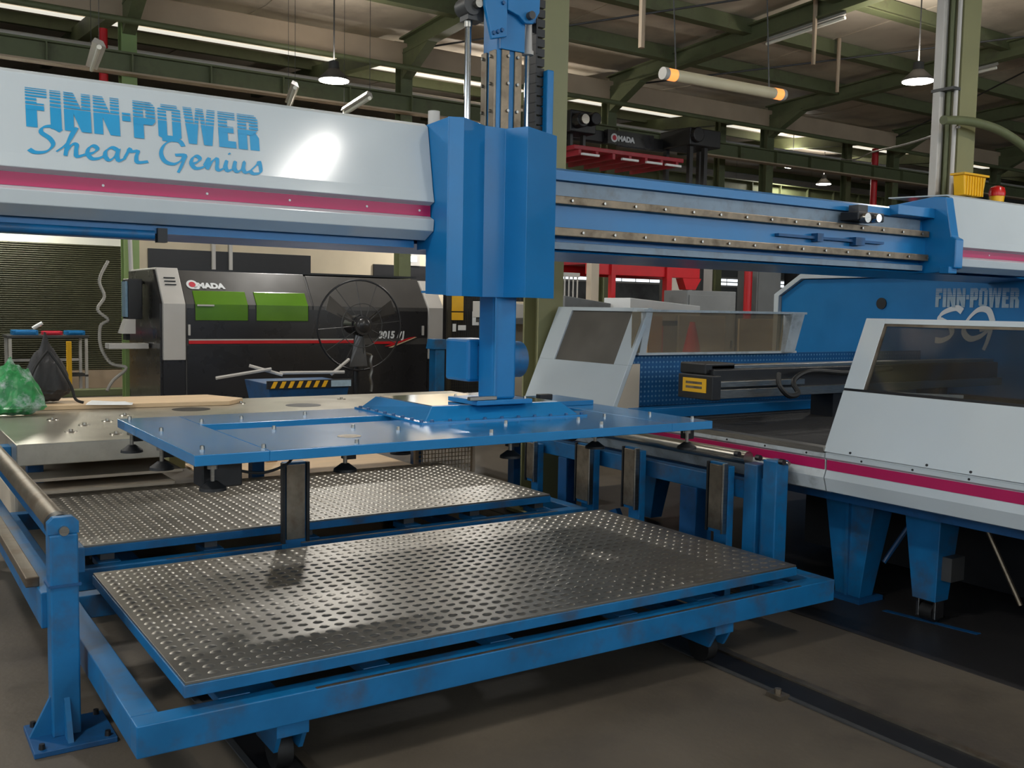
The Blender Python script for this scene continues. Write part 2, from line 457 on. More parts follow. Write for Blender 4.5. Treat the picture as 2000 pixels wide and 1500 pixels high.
SCRIPT = {
 'S': (1.5, [[(1.45, 1.95), (1.0, 2.25), (.55, 2.1), (.45, 1.7), (.85, 1.3), (1.0, .8), (.65, .25), (.1, .1), (-.2, .3)]]),
 'h': (1.15, [[(-.35, .3), (.2, 1.0), (.6, 1.9), (.72, 2.3), (.55, 2.05), (.25, 1.0), (.1, .05)], [(.12, .3), (.45, .95), (.7, 1.0), (.66, .5), (.7, .08), (1.15, .3)]]),
 'e': (.95, [[(0, .3), (.4, .5), (.62, .82), (.45, 1.05), (.2, .85), (.1, .4), (.3, .03), (.65, .08), (1.0, .35)]]),
 'a': (1.1, [[(.75, .9), (.45, 1.05), (.12, .7), (.1, .22), (.32, .04), (.65, .45), (.8, .95), (.72, .4), (.8, .05), (1.15, .3)]]),
 'r': (1.25, [[(0, .3), (.22, .85), (.3, 1.1), (.4, .9), (.75, .95), (.66, .5), (.72, .06), (1.3, .2)]]),
 'G': (1.7, [[(1.4, 1.75), (1.2, 2.15), (.75, 2.15), (.3, 1.7), (.1, 1.0), (.3, .35), (.8, .2), (1.25, .6), (1.4, 1.0)], [(.9, .95), (1.45, 1.0), (1.35, .5), (1.15, -.1), (1.0, -.5)]]),
 'n': (1.1, [[(-.1, .3), (.2, 1.0), (.15, .5), (.08, .02), (.35, .65), (.65, 1.0), (.7, .7), (.66, .2), (.8, .03), (1.15, .3)]]),
 'i': (.55, [[(0, .3), (.18, .95), (.1, .4), (.2, .04), (.6, .3)], [(.3, 1.45), (.42, 1.6)]]),
 'u': (1.1, [[(0, .3), (.15, .95), (.08, .35), (.22, .04), (.55, .35), (.7, .95), (.62, .35), (.75, .04), (1.15, .3)]]),
 's': (.9, [[(0, .3), (.4, .85), (.52, 1.1), (.6, .6), (.55, .15), (.15, .0), (-.05, .15)]]),
 ' ': (.7, [])}
def script_word(txt, width):
    tot = sum(SCRIPT[c][0] for c in txt)
    sc = width / tot
    mb = MB(); x = 0
    for c in txt:
        w, st = SCRIPT[c]
        for s_ in st:
            ribbon(mb, s_, (.2, .24), sc, (x * sc, 0), 5, .3)
        x += w
    mb.v = [(a, b * .72, c) for a, b, c in mb.v]
    return mb

# ------------------------------------------------------------------ BUILDING
# floor
struct('floor', MB().box(-9, 40, -9, 34, -0.2, 0.0), 'floor', 'dusty dark grey concrete hall floor', 'floor')
fl = bpy.data.objects['floor']
struct('dark_floor_area', MB().box(4.32, 12.5, -6, 7.2, 0.0, 0.004), 'floor_dark', None, None, parent=fl)  # thin darker area of floor under and around the press
struct('painted_line', MB().hexa([(4.78, 3.36, .0045), (4.82, 3.36, .0045), (4.9, 2.84, .0045), (4.86, 2.84, .0045)], [(4.78, 3.36, .006), (4.82, 3.36, .006), (4.9, 2.84, .006), (4.86, 2.84, .006)]), 'blue_dark', None, None, parent=fl)
# walls
struct('wall_left', MB().box(-9.2, -9, -9, 34, 0, 8.5), 'farwall', 'grey hall side wall far left of the gantry', 'wall')
struct('wall_right', MB().box(40, 40.2, -9, 34, 0, 8.5), 'farwall', 'grey hall end wall far beyond the punch press', 'wall')
struct('wall_front', MB().box(-9, 40, -9.2, -9, 0, 8.5), 'cream', 'pale hall wall behind the viewpoint', 'wall')
struct('wall_back', MB().box(-9, 40, 34, 34.2, 0, 8.5), 'farwall', 'grey block wall at the far end of the second hall', 'wall')

# partition wall beyond the laser machine
pw = struct('wall_partition', MB().box(-9, 12.2, 20.3, 20.5, 0, 4.6), 'cream', 'cream partition wall behind the black laser machine', 'wall')
struct('white_band', MB().box(-8.9, 4.4, 20.27, 20.302, 2.75, 4.5), 'bright_wall', None, None, parent=pw)
mb = MB()
zz = 0.35
while zz < 2.74:
    mb.prism([(20.3, zz), (20.262, zz + .004), (20.252, zz + .02), (20.262, zz + .036), (20.3, zz + .04)], 'x', -8.9, 4.4)
    zz += 0.04
o = part('shutter_slats', mb, 'shutter', pw); o['kind'] = 'stuff'
struct('skirting', MB().box(-8.9, 4.4, 20.22, 20.3, 0, 0.34), 'beige', None, None, parent=pw)
for x0, x1, z0, z1 in ((4.75, 8.15, 2.34, 2.74), (9.65, 12.15, 2.2, 2.62)):
    struct('dark_opening', MB().box(x0, x1, 20.26, 20.302, z0, z1), 'black', None, None, parent=pw)
for x in (6.0, 6.35):
    struct('wall_conduit', MB().box(x, x + .07, 20.2, 20.3, 1.9, 4.6), 'grey_panel', None, None, parent=pw)

# roofs: hall with the gantry (Y -9..17) and the second hall (Y 17..34)
RID, ZR, EAV, ZE = 4.0, 7.45, 17.0, 6.85
def roof_z(y):
    if y > EAV: return ZE + (y - EAV) * 0.075 if y < 25.5 else ZE + 8.5 * .075 - (y - 25.5) * .075
    return ZR - abs(y - RID) * (ZR - ZE) / (EAV - RID)
ce = thing('ceiling', (10, 8, 7.0), 'olive steel framed low-pitched hall roof with grey lining sheets', 'roof')
ce['kind'] = 'structure'
for (a, b) in ((-9.2, RID), (RID, EAV), (EAV, 25.5), (25.5, 34.2)):
    x = -9.0
    k = 0
    while x < 40:
        za, zb = roof_z(a + 1e-4), roof_z(b - 1e-4)
        w = 2.5
        d = 0.012 * (k % 2)
        part('roof_sheet', MB().hexa([(x, a, za + d), (x + w + .05, a, za + d), (x + w + .05, b, zb + d), (x, b, zb + d)], [(x, a, za + .06 + d), (x + w + .05, a, za + .06 + d), (x + w + .05, b, zb + .06 + d), (x, b, zb + .06 + d)]), 'roof', ce)
        x += w; k += 1
# rafters (along Y) and purlins (along X)
COLX = [3.7 + 5.0 * i for i in range(-2, 8)]
for cx in COLX:
    for (a, b) in ((RID, EAV), (-9, RID)):
        za, zb = roof_z(a) - .02, roof_z(b - 1e-4) - .02
        pr = MB()
        for (w, d0, d1) in ((.02, .1, .42), (.22, .40, .43), (.22, .1, .13)):
            pr.hexa([(cx - w / 2, a, za - d1), (cx + w / 2, a, za - d1), (cx + w / 2, b, zb - d1), (cx - w / 2, b, zb - d1)],
                    [(cx - w / 2, a, za - d0), (cx + w / 2, a, za - d0), (cx + w / 2, b, zb - d0), (cx - w / 2, b, zb - d0)])
        part('rafter', pr, 'green_steel', ce)
    part('rafter', MB().hexa([(cx - .1, EAV + .2, 6.4), (cx + .1, EAV + .2, 6.4), (cx + .1, 25.5, 7.05), (cx - .1, 25.5, 7.05)], [(cx - .1, EAV + .2, 6.72), (cx + .1, EAV + .2, 6.72), (cx + .1, 25.5, 7.35), (cx - .1, 25.5, 7.35)]), 'green_steel', ce)
    part('haunch', MB().hexa([(cx - .1, EAV - .1, 5.95), (cx + .1, EAV - .1, 5.95), (cx + .1, EAV - .1, 6.5), (cx - .1, EAV - .1, 6.5)], [(cx - .1, EAV - 1.1, 6.44), (cx + .1, EAV - 1.1, 6.44), (cx + .1, EAV - 1.1, 6.5), (cx - .1, EAV - 1.1, 6.5)]), 'green_steel', ce)
for y in [15.0, 13.0, 11.0, 9.0, 7.0, 5.0, 2.6, 0.2, -2.2, -4.6, -7.0]:
    z = roof_z(y)
    part('purlin', MB().box(-9, 40, y - .07, y + .07, z - .26, z - .005).box(-9, 40, y - .1, y + .1, z - .275, z - .255), 'green_steel', ce)
for y in (18.6, 21.4, 24.0, 27.5, 30.5):
    z = roof_z(y)
    part('purlin', MB().box(-9, 40, y - .06, y + .06, z - .22, z - .005), 'green_steel', ce)
for i, (y0, y1) in enumerate(((19.3, 19.62), (20.7, 20.95))):
    z = roof_z((y0 + y1) / 2) - .05
    part('skylight_strip', MB().hexa([(-6, y0, roof_z(y0) - .04), (38, y0, roof_z(y0) - .04), (38, y1, roof_z(y1) - .04), (-6, y1, roof_z(y1) - .04)], [(-6, y0, roof_z(y0) - .01), (38, y0, roof_z(y0) - .01), (38, y1, roof_z(y1) - .01), (-6, y1, roof_z(y1) - .01)]), 'skylight', ce)
# wind braces on the lining
for (x0, y0, x1, y1) in ((8.7, 17, 13.7, 9), (13.7, 17, 18.7, 9), (18.7, 9, 23.7, 17)):
    part('wind_brace', MB().cyl((x0, y0, roof_z(y0 - .01) - .34), (x1, y1, roof_z(y1 - .01) - .34), .018, n=6), 'grey_dark', ce)

# beige fascia gutter over the far column row
struct('trim_1', MB().box(-9, 40, 16.86, 17.14, 6.2, 6.62), 'beige', 'long beige box gutter on the far column row under the roof', 'gutter', bevel=.02)
# crane runway beams
def runway(y, label):
    t = thing('crane_runway_beam', (10, y, 5.3), label, 'beam')
    part('web', MB().box(-9, 40, y - .012, y + .012, 5.32, 5.6), 'green_steel', t)
    part('bottom_flange', MB().box(-9, 40, y - .11, y + .11, 5.29, 5.32), 'beige', t)
    part('top_flange', MB().box(-9, 40, y - .11, y + .11, 5.6, 5.63), 'green_steel', t)
    for x in [3.7 + 1.25 * i for i in range(-6, 26)]:
        part('stiffener', MB().box(x - .012, x + .012, y - .1, y + .1, 5.32, 5.6), 'green_steel', t)
    return t
runway(16.75, 'long olive green crane runway beam on the near side of the far columns')
runway(21.0, 'olive green crane runway beam deeper in the second hall')
single('ceiling_pipe', MB().cyl((-9, 16.4, 6.05), (40, 16.4, 6.05), .05, n=10), 'green_steel', 'long olive pipe running under the beige gutter', 'pipe', smooth=True)
single('ceiling_pipe', MB().cyl((-9, 18.0, 5.95), (40, 18.0, 5.95), .06, n=10), 'grey_panel', 'long pale pipe behind the far column row', 'pipe', smooth=True)

def h_column(name, x, y, z1, w, d, M_, label, plate=True, extra=None):
    t = thing(name, (x, y, 0), label, 'column')
    f_ = .02
    part('flange', MB().box(x - w / 2, x + w / 2, y - d / 2, y - d / 2 + f_, 0, z1), M_, t)
    part('flange', MB().box(x - w / 2, x + w / 2, y + d / 2 - f_, y + d / 2, 0, z1), M_, t)
    part('web', MB().box(x - .01, x + .01, y - d / 2 + f_, y + d / 2 - f_, 0, z1), M_, t)
    part('base_plate', MB().box(x - w / 2 - .08, x + w / 2 + .08, y - d / 2 - .08, y + d / 2 + .08, 0, .03), M_, t)
    return t
col_lab = ['olive column far left out past the partition', 'olive column at far left of the second hall edge', 'fresh green column rising behind the left end of the black laser machine',
           'olive column above the white gantry hood left of the lifting mast', 'olive column right of the near mast column under the beige gutter', 'olive column beside the black storage tower',
           'olive column with red pipe left of the tall pale column', 'olive column at the far right past the tall pale column', 'olive column far right beyond the press, second from hall end', 'olive column far right nearest the hall end']
for cx, lb in zip(COLX, col_lab):
    h_column('steel_column', cx, 17.0, 6.5, .24, .24, 'green_lite' if abs(cx - 3.7) < .1 else 'green_steel', lb)
for cx, lb in ((18.0, 'slender olive crane post paired with the column beside the storage tower'), (22.9, 'slender olive crane post next to the red riser pipe')):
    h_column('steel_column', cx, 17.9, 6.6, .2, .2, 'green_steel', lb)
# near columns
h_column('steel_column', 4.64, 6.55, 7.28, .24, .22, 'green_col', 'wide khaki steel column directly behind the lifting mast')
t = h_column('steel_column', 9.65, 6.2, 7.3, .3, .3, 'green_col', 'tall khaki steel column with pale conduits above the punch press')
part('conduit', MB().box(9.38, 9.47, 6.2, 6.29, 0, 7.2), 'grey_panel', t, bevel=.01)
part('conduit', MB().cyl((9.46, 6.15, 0), (9.46, 6.15, 7.2), .025, n=10), 'green_steel', t, smooth=True)
part('conduit', MB().cyl((9.47, 6.08, 0), (9.47, 6.08, 7.2), .022, n=10), 'grey_panel', t, smooth=True)
for z in (2.9, 4.0, 5.2, 6.3):
    part('clip', MB().box(9.37, 9.5, 6.05, 6.3, z, z + .03), 'grey_dark', t)
# red riser pipes
single('riser_pipe', MB().cyl((23.2, 17.2, 0), (23.2, 17.2, 6.2), .09, n=10), 'red', 'red vertical riser pipe on the column left of the tall pale conduits', 'pipe', smooth=True)
single('riser_pipe', MB().cyl((3.32, 16.95, 3.6), (3.32, 16.95, 6.0), .07, n=10), 'red', 'red vertical pipe beside the column above the gantry hood', 'pipe', smooth=True)

# ------------------------------------------------------------------ LAMPS
def high_bay(x, y, z, label, w=LAMP_W, r=.26, up=ROOF_FILL):
    t = thing('high_bay_lamp', (x, y, z), label, 'lamp', 'round high bay lamps under the roof')
    part('reflector', MB().lathe((x, y, z), [(r, 0), (r * .95, .03), (r * .5, .14), (.09, .18), (.08, .3), (.02, .31)], 22), 'grey_dark', t, smooth=True)
    part('diffuser', MB().lathe((x, y, z - .012), [(.0, 0), (r * .93, 0), (r * .93, .012), (0, .012)], 22), 'lamp', t)
    part('hanger', MB().cyl((x, y, z + .3), (x, y, roof_z(y) - .02), .012, n=6), 'grey_dark', t)
    L = bpy.data.lights.new('high_bay_light', 'AREA')
    L.shape = 'DISK'; L.size = r * 1.8; L.energy = w; L.color = (1.0, .97, .92)
    lo = link(bpy.data.objects.new('high_bay_light', L))
    lo.parent = t; lo.location = (0, 0, -.03)
    U = bpy.data.lights.new('added_roof_fill', 'AREA')  # extra upward light, put in to lift the dark roof
    U.shape = 'DISK'; U.size = r * 1.6; U.energy = w * up; U.color = (1.0, .93, .84)
    uo = link(bpy.data.objects.new('added_roof_fill', U))
    uo.parent = t; uo.location = (0, 0, .33); uo.rotation_euler = (math.pi, 0, 0)
    return t
high_bay(6.55, 15.3, 5.35, 'bright round lamp hanging above the white gantry hood', up=.12)
high_bay(14.5, 10.0, 5.5, 'bright round lamp hanging left of the tall pale column')
high_bay(27.5, 22.4, 6.1, 'small round lamp deep in the hall between the green columns', LAMP_W * .6)
high_bay(23.6, 20.4, 6.1, 'small round lamp with a red rim deep in the hall', LAMP_W * .6)
high_bay(-2.5, 2.0, 5.6, 'round lamp over the aisle left of the gantry', LAMP_W * 1.2, .34)
high_bay(-1.0, 9.5, 5.6, 'round lamp over the steel table at left', LAMP_W, .3)
high_bay(11.6, 18.8, 4.5, 'added round lamp hidden behind the carriage, brightening the cream wall', LAMP_W * 1.3, .3)  # lamp added out of view to brighten the cream partition
high_bay(5.2, 9.2, 5.8, 'round lamp over the floor between gantry and laser machine', LAMP_W * .7, .3, .25)
high_bay(9.5, 1.5, 5.6, 'round lamp over the punch press', LAMP_W, .3)
high_bay(20.0, 8.0, 5.8, 'round lamp right of the tall pale column', LAMP_W, .3)
t = thing('tube_fitting', (4.25, -1.4, 5.5), 'long lit tube fitting over the aisle behind the viewpoint', 'lamp')
part('housing', MB().box(4.17, 4.33, -2.15, -.65, 5.53, 5.6), 'grey_panel', t, bevel=.01)
part('diffuser', MB().box(4.2, 4.3, -2.1, -.7, 5.5, 5.53), 'lamp', t)
for y in (-2.0, -.8):
    part('suspension_wire', MB().cyl((4.25, y, 5.6), (4.25, y, roof_z(y) - .02), .008, n=5), 'grey_dark', t)
L = bpy.data.lights.new('tube_light', 'AREA'); L.shape = 'RECTANGLE'; L.size = .09; L.size_y = 1.35; L.energy = LAMP_W * .8; L.color = (1, .97, .92)
lo = link(bpy.data.objects.new('tube_light', L)); lo.parent = t; lo.location = (0, 0, -.03)
# added lamp, hidden by the hood, that brightens the white wall band
t = thing('hidden_wall_fill', (1.6, 19.9, 3.9), 'added unseen wall light above the shutter, hidden by the white hood', 'lamp')
part('housing', MB().box(.2, 3.0, 19.8, 20.0, 3.92, 4.0), 'grey_panel', t)
part('diffuser', MB().box(.22, 2.98, 19.82, 19.98, 3.88, 3.92), 'lamp', t)
L = bpy.data.lights.new('hidden_wall_fill_glow', 'AREA'); L.shape = 'RECTANGLE'; L.size = 2.6; L.size_y = .12; L.energy = 120; L.color = (1, .97, .86)
lo = link(bpy.data.objects.new('hidden_wall_fill_glow', L)); lo.parent = t; lo.location = (0, 0, -.03); lo.rotation_euler = (math.radians(-18), 0, 0)

# hanging tube fitting at upper right of the mast
t = thing('tube_fitting', (8.1, 8.0, 4.2), 'clear tube light fitting with orange ends hanging right of the mast', 'lamp')
part('cover', MB().cyl((7.2, 8.0, 4.2), (9.02, 8.0, 4.22), .062, n=16), 'tube', t, smooth=True)
part('cap', MB().cyl((7.16, 8.0, 4.2), (7.22, 8.0, 4.2), .066, n=16), 'grey_panel', t, smooth=True)
part('cap', MB().cyl((9.0, 8.0, 4.22), (9.05, 8.0, 4.22), .066, n=16), 'grey_panel', t, smooth=True)
part('glowing_end', MB().cyl((7.22, 8.0, 4.2), (7.34, 8.0, 4.2), .0635, n=16), 'orange_glow', t, smooth=True)
part('glowing_end', MB().cyl((8.88, 8.0, 4.22), (9.0, 8.0, 4.22), .0635, n=16), 'orange_glow', t, smooth=True)
for x in (7.35, 8.8):
    part('suspension_wire', MB().cyl((x, 8.0, 4.26), (x - .25, 8.0, roof_z(8) - .05), .008, n=5), 'grey_dark', t)
def tube_lamp(a, b, label, lit=True, r=.05):
    t = thing('tube_lamp', a, label, 'lamp')
    a = Vector(a); b = Vector(b)
    part('tray', MB().hexa([a + Vector((-.1, -.1, 0)), a + Vector((.1, .1, 0)), b + Vector((.1, .1, 0)), b + Vector((-.1, -.1, 0))], [a + Vector((-.06, -.06, .06)), a + Vector((.06, .06, .06)), b + Vector((.06, .06, .06)), b + Vector((-.06, -.06, .06))]), 'grey_panel', t)
    part('tube', MB().cyl(a + Vector((0, 0, -.03)), b + Vector((0, 0, -.03)), r * .6, n=8), 'bright_wall', t, smooth=True)
    for q in (a, b):
        part('suspension_wire', MB().cyl(q + Vector((0, 0, .05)), (q.x, q.y, roof_z(q.y) - .03), .004, n=5), 'grey_dark', t)
tube_lamp((5.5, 14.3, 4.95), (6.0, 15.9, 5.0), 'unlit tube lamp poking up behind the white hood')
tube_lamp((2.5, 13.0, 4.8), (3.0, 16.2, 5.2), 'pale tube lamp slanting above the lettered hood at left')
tube_lamp((6.3, 13.4, 4.75), (6.6, 15.0, 4.8), 'unlit tube lamp right of the bright round lamp')
tube_lamp((13.75, 12.6, 6.55), (13.75, 10.9, 6.62), 'white tube lamp fixed along the green rafter at upper right')
tube_lamp((18.75, 12.5, 6.55), (18.75, 11.2, 6.6), 'white tube lamp on the rafter behind the round lamp')
tube_lamp((26.0, 25.0, 5.7), (30.0, 25.0, 5.7), 'long pale tube lamp deep in the second hall')
# hanging drop rods
for x, y, z, lb in ((7.2, 8.4, 4.55, 'pale drop pipe hanging beside the khaki column'), (13.6, 11.4, 5.9, 'short pale drop rod below the rafter at upper right'), (16.0, 12.8, 6.0, 'short pale drop rod right of the round lamp')):
    single('drop_pipe', MB().cyl((x, y, z), (x, y, roof_z(y) - .02), .035, .04, n=8), 'beige', lb, 'pipe', smooth=True)

# daylight windows far in the hall
def window(n, x0, x1, z0, z1, y, label):
    w = struct('window_%d' % n, MB().box(x0 - .06, x1 + .06, y - .05, y + .02, z0 - .06, z1 + .06), 'grey_panel', label, 'window')
    nx = max(1, int((x1 - x0) / .8))
    for i in range(nx):
        a = x0 + (x1 - x0) * i / nx; b = x0 + (x1 - x0) * (i + 1) / nx
        for j in range(2):
            c = z0 + (z1 - z0) * j / 2; d = z0 + (z1 - z0) * (j + 1) / 2
            part('pane', MB().box(a + .03, b - .03, y - .06, y - .045, c + .03, d - .03), 'window_lit', w)
def fill_window_row(n, axis, a0, a1, z0, z1, at, sgn, label):  # unseen glowing bands added to light front faces and roof
    def bx(u0, u1, d0, d1, c0, c1):
        d0, d1 = sorted((at + sgn * d0, at + sgn * d1))
        return MB().box(u0, u1, d0, d1, c0, c1) if axis == 'x' else MB().box(d0, d1, u0, u1, c0, c1)
    w = struct('window_%d' % n, bx(a0 - .1, a1 + .1, .0, .05, z0 - .1, z1 + .1), 'grey_panel', label, 'window')
    k = int(round((a1 - a0) / 1.5))
    for i in range(k):
        for j in range(2):
            part('pane', bx(a0 + (a1 - a0) * i / k + .04, a0 + (a1 - a0) * (i + 1) / k - .04, .05, .06, z0 + (z1 - z0) * j / 2 + .04, z0 + (z1 - z0) * (j + 1) / 2 - .04), 'window_fill', w)
fill_window_row(3, 'x', -7.0, 32.0, 3.0, 5.4, -9.0, 1, 'added unseen window band behind the viewpoint, lighting the front faces')
fill_window_row(4, 'y', -7.0, 14.0, 3.0, 5.4, -9.0, 1, 'added unseen window band on the left side wall, for fill light')
window(1, 10.35, 10.75, 2.68, 3.05, 20.28, 'small daylit window in the cream partition just under the hood end')
window(2, 25.0, 39.0, 2.95, 3.3, 33.98, 'narrow daylit window band on the far wall above the red machine')

# ------------------------------------------------------------------ shared small meshes
def bolt_mesh(r, h, M_, n=6):
    return mesh_of('bolt', MB().cyl((0, 0, 0), (0, 0, h), r, r * .85, n), M_, smooth=False)
BOLT = bolt_mesh(.009, .012, 'steel')
BOLT_D = bolt_mesh(.011, .012, 'blue_dark')
BOLT_B = bolt_mesh(.012, .02, 'black', 8)

# ------------------------------------------------------------------ GANTRY BEAM
gb = thing('gantry_beam', (2.0, 4.75, 2.0), 'long white-hooded and blue gantry beam spanning above the pallets', 'gantry')
YB = 4.45
beam_poly = [(YB, 1.998), (YB + .42, 1.97), (YB + .42, 2.467), (YB + .1, 2.476), (YB + .0, 2.448), (YB, 2.397), (YB + .04, 2.392), (YB + .03, 2.308), (YB + .0, 2.303),
             (YB, 2.092), (YB + .05, 2.088), (YB + .05, 2.06), (YB + .01, 2.05), (YB + .01, 2.027), (YB + .04, 2.017)]
part('beam_profile', MB().prism(beam_poly, 'x', -3.0, 8.195), 'blue', gb)
part('grey_channel', MB().box(2.5, 6.6, YB + .024, YB + .06, 2.31, 2.39), 'channel', gb, label='dull grey recessed channel of the beam')
part('upper_rail', MB().box(2.4, 6.62, YB - .045, YB + .002, 2.259, 2.304), 'rail_brown', gb, bevel=.004, label='oily brown steel guide rail')
part('lower_rail', MB().box(2.4, 6.62, YB - .045, YB + .002, 2.085, 2.132), 'rail_brown', gb, bevel=.004, label='oily brown steel guide rail')
part('lower_channel', MB().box(2.5, 6.6, YB - .012, YB + .012, 2.014, 2.053), 'channel', gb)
for i in range(15):
    x = 3.3 + .23 * i
    inst('bolt', BOLT, gb, (x, YB - .045, 2.281), (math.radians(90), 0, 0))
    inst('bolt', BOLT, gb, (x + .08, YB - .045, 2.108), (math.radians(90), 0, 0))
hood = [(4.318, 2.562), (4.258, 2.245), (4.244, 2.19), (4.282, 2.176), (4.282, 2.121), (4.244, 2.105), (4.25, 2.05), (4.335, 2.008), (4.345, 2.016), (4.27, 2.056), (4.264, 2.1), (4.30, 2.116), (4.30, 2.18), (4.266, 2.196), (4.278, 2.245), (4.338, 2.562), (4.36, 2.57), (4.86, 2.59), (4.86, 2.6), (4.35, 2.58)]
def hood_piece(x0, x1, nm):
    h = part(nm, MB().prism(hood, 'x', x0, x1), 'white', gb, bevel=.003)
    part('stripe', MB().box(x0 + .001, x1 - .004, 4.2785, 4.2825, 2.1225, 2.1745), 'magenta', h, label='magenta stripe along the hood')
    return h
hl = hood_piece(-3.0, 2.345, 'hood_cover')
hr = hood_piece(6.74, 8.05, 'hood_cover')
SCREW = bolt_mesh(.006, .004, 'decal_white', 8)
for x in (.83, 1.25, 1.62, 2.0, 2.28, 7.2):
    inst('screw', SCREW, hl, (x, 4.2785, 2.148), (math.radians(90), 0, 0))
# lettering on the sloping hood front
eyv = Vector((0, .06, .317)).normalized()
def on_hood(x, z): return (x, 4.258 + (z - 2.245) * .06 / .317 - .0015, z)
o = part('lettering', place(striped_word('FINN-POWER', .93, .158, .0), on_hood(.552, 2.352), (1, 0, 0), eyv), 'decal_blue', hl, label='striped light blue FINN-POWER lettering')
o = part('lettering', place(script_word('Shear Genius', .93), on_hood(.572, 2.248), (1, 0, 0), eyv), 'decal_blue', hl, label='light blue brush script Shear Genius')
# underside blue strip and conduit
part('blue_rail', MB().box(-3, 2.3, 4.37, 4.44, 1.972, 2.01), 'blue', gb)
part('air_pipe', MB().cyl((-3, 4.37, 1.965), (1.05, 4.37, 1.965), .02, n=10), 'blue_worn', gb, smooth=True)
part('pipe_clip', MB().cbox((1.08, 4.37, 1.965), (.04, .05, .06)), 'black', gb)
# right end bracket
brk = [(4.3, 2.55), (4.24, 2.26), (4.2, 2.24), (4.2, 2.03), (4.3, 2.0), (4.8, 1.98), (4.8, 2.52), (4.4, 2.56)]
part('end_bracket', MB().prism(brk, 'x', 6.64, 6.735), 'blue', gb, bevel=.008)
part('bracket_web', MB().box(6.2, 6.64, 4.38, 4.46, 2.40, 2.47), 'blue', gb, bevel=.004)
part('bracket_foot', MB().box(6.6, 6.7, 4.22, 4.3, 1.99, 2.04), 'blue', gb, bevel=.006)
sw = part('limit_switch', MB().box(5.65, 5.93, 4.3, 4.45, 2.32, 2.38), 'black', gb, bevel=.006, label='black limit switch block')
part('roller', MB().cyl((5.7, 4.26, 2.335), (5.7, 4.31, 2.335), .033, n=14), 'steel', sw, smooth=True)
part('roller', MB().cyl((5.82, 4.26, 2.34), (5.82, 4.31, 2.34), .028, n=14), 'chrome', sw, smooth=True)
part('bracket', MB().box(5.7, 5.8, 4.34, 4.42, 2.38, 2.43), 'grey_dark', sw)
part('stop_bar', MB().box(5.0, 6.1, 4.415, 4.45, 2.182, 2.2).box(5.36, 5.42, 4.395, 4.45, 2.165, 2.22).box(5.76, 5.86, 4.395, 4.45, 2.16, 2.215), 'blue_dark', gb)
# legs that carry the beam: one out of frame at left, one on the press bed at far right
part('support_leg', MB().box(-2.95, -2.6, 4.48, 4.85, 0, 2.0), 'blue', gb, bevel=.01)

# ------------------------------------------------------------------ LOADER CARRIAGE
lc = thing('loader_carriage', (2.7, 4.3, 1.735), 'glossy blue folded-sheet carriage housing riding on the gantry beam', 'carriage')
plan = [(2.35, 4.128), (2.42, 4.098), (2.612, 4.218), (2.738, 4.222), (2.79, 4.098), (3.062, 4.228), (3.075, 4.245)]
def strip_mesh(pl, z0, z1, th=.006):
    mb = MB(); n = len(pl); inn = []
    for i, p in enumerate(pl):
        a = Vector(pl[max(i - 1, 0)]); b = Vector(pl[min(i + 1, n - 1)])
        d = (b - a).normalized(); inn.append((p[0] - d.y * th, p[1] + d.x * th))
    A = [(x, y, z0) for x, y in pl] + [(x, y, z1) for x, y in pl] + [(x, y, z0) for x, y in inn] + [(x, y, z1) for x, y in inn]
    F = []
    for i in range(n - 1):
        F += [(i, i + 1, n + i + 1, n + i), (2 * n + i, 3 * n + i, 3 * n + i + 1, 2 * n + i + 1), (i, 2 * n + i, 2 * n + i + 1, i + 1), (n + i, n + i + 1, 3 * n + i + 1, 3 * n + i)]
    F += [(0, n, 3 * n, 2 * n), (n - 1, 2 * n - 1 + 2 * n, 4 * n - 1, 2 * n - 1)] if False else [(0, n, 3 * n, 2 * n), (n - 1, 3 * n - 1, 4 * n - 1, 2 * n - 1)]
    return mb.add(A, F)
part('front_cover', strip_mesh(plan, 1.735, 2.585), 'blue', lc, bevel=.004)
part('side_plate', MB().prism([(4.125, 1.738), (4.335, 1.745), (4.335, 1.965), (4.43, 1.965), (4.43, 2.55), (4.36, 2.575), (4.125, 2.582)], 'x', 2.348, 2.356), 'blue', lc, bevel=.002)
part('side_plate', MB().prism([(4.255, 1.737), (4.4, 1.75), (4.4, 2.57), (4.255, 2.585)], 'x', 3.068, 3.076), 'blue', lc, bevel=.002)
part('floor_plate', MB().box(2.36, 2.64, 4.22, 4.4, 1.75, 1.76), 'blue', lc)
part('floor_plate', MB().box(2.87, 3.065, 4.25, 4.4, 1.75, 1.76), 'blue', lc)
part('cable_stub', MB().cyl((2.4, 4.36, 2.5), (2.4, 4.36, 2.65), .03, n=12), 'grey_panel', lc, smooth=True)
part('slide_block', MB().box(2.42, 2.62, 4.385, 4.403, 2.06, 2.33), 'grey_dark', lc)
for x, nm in ((2.555, 'guide_rod'), (2.915, 'piston_rod')):
    r_ = part(nm, MB().cyl((x, 4.3, 2.0), (x, 4.3, 3.13), .0165 if x < 2.8 else .0135, n=14), 'chrome', lc, smooth=True)
    if x < 2.8:
        part('rod_collar', MB().cyl((x, 4.3, 3.07), (x, 4.3, 3.11), .021, n=12), 'steel', r_, smooth=True)
    else:
        part('rod_end', MB().cyl((x, 4.3, 3.01), (x + .004, 4.3, 3.15), .025, .017, n=12).cyl((x, 4.3, 2.99), (x, 4.3, 3.01), .032, n=12), 'grey_panel', r_, smooth=True)
for k in range(17):
    z = 2.5 + k * .05
    part('chain_link', MB().box(2.975, 3.03, 4.31, 4.4, z, z + .04).box(2.968, 2.978, 4.3, 4.41, z + .008, z + .06), 'black', lc)
part('chain_guide', MB().box(3.025, 3.068, 4.27, 4.34, 2.45, 2.93), 'blue', lc, bevel=.008)

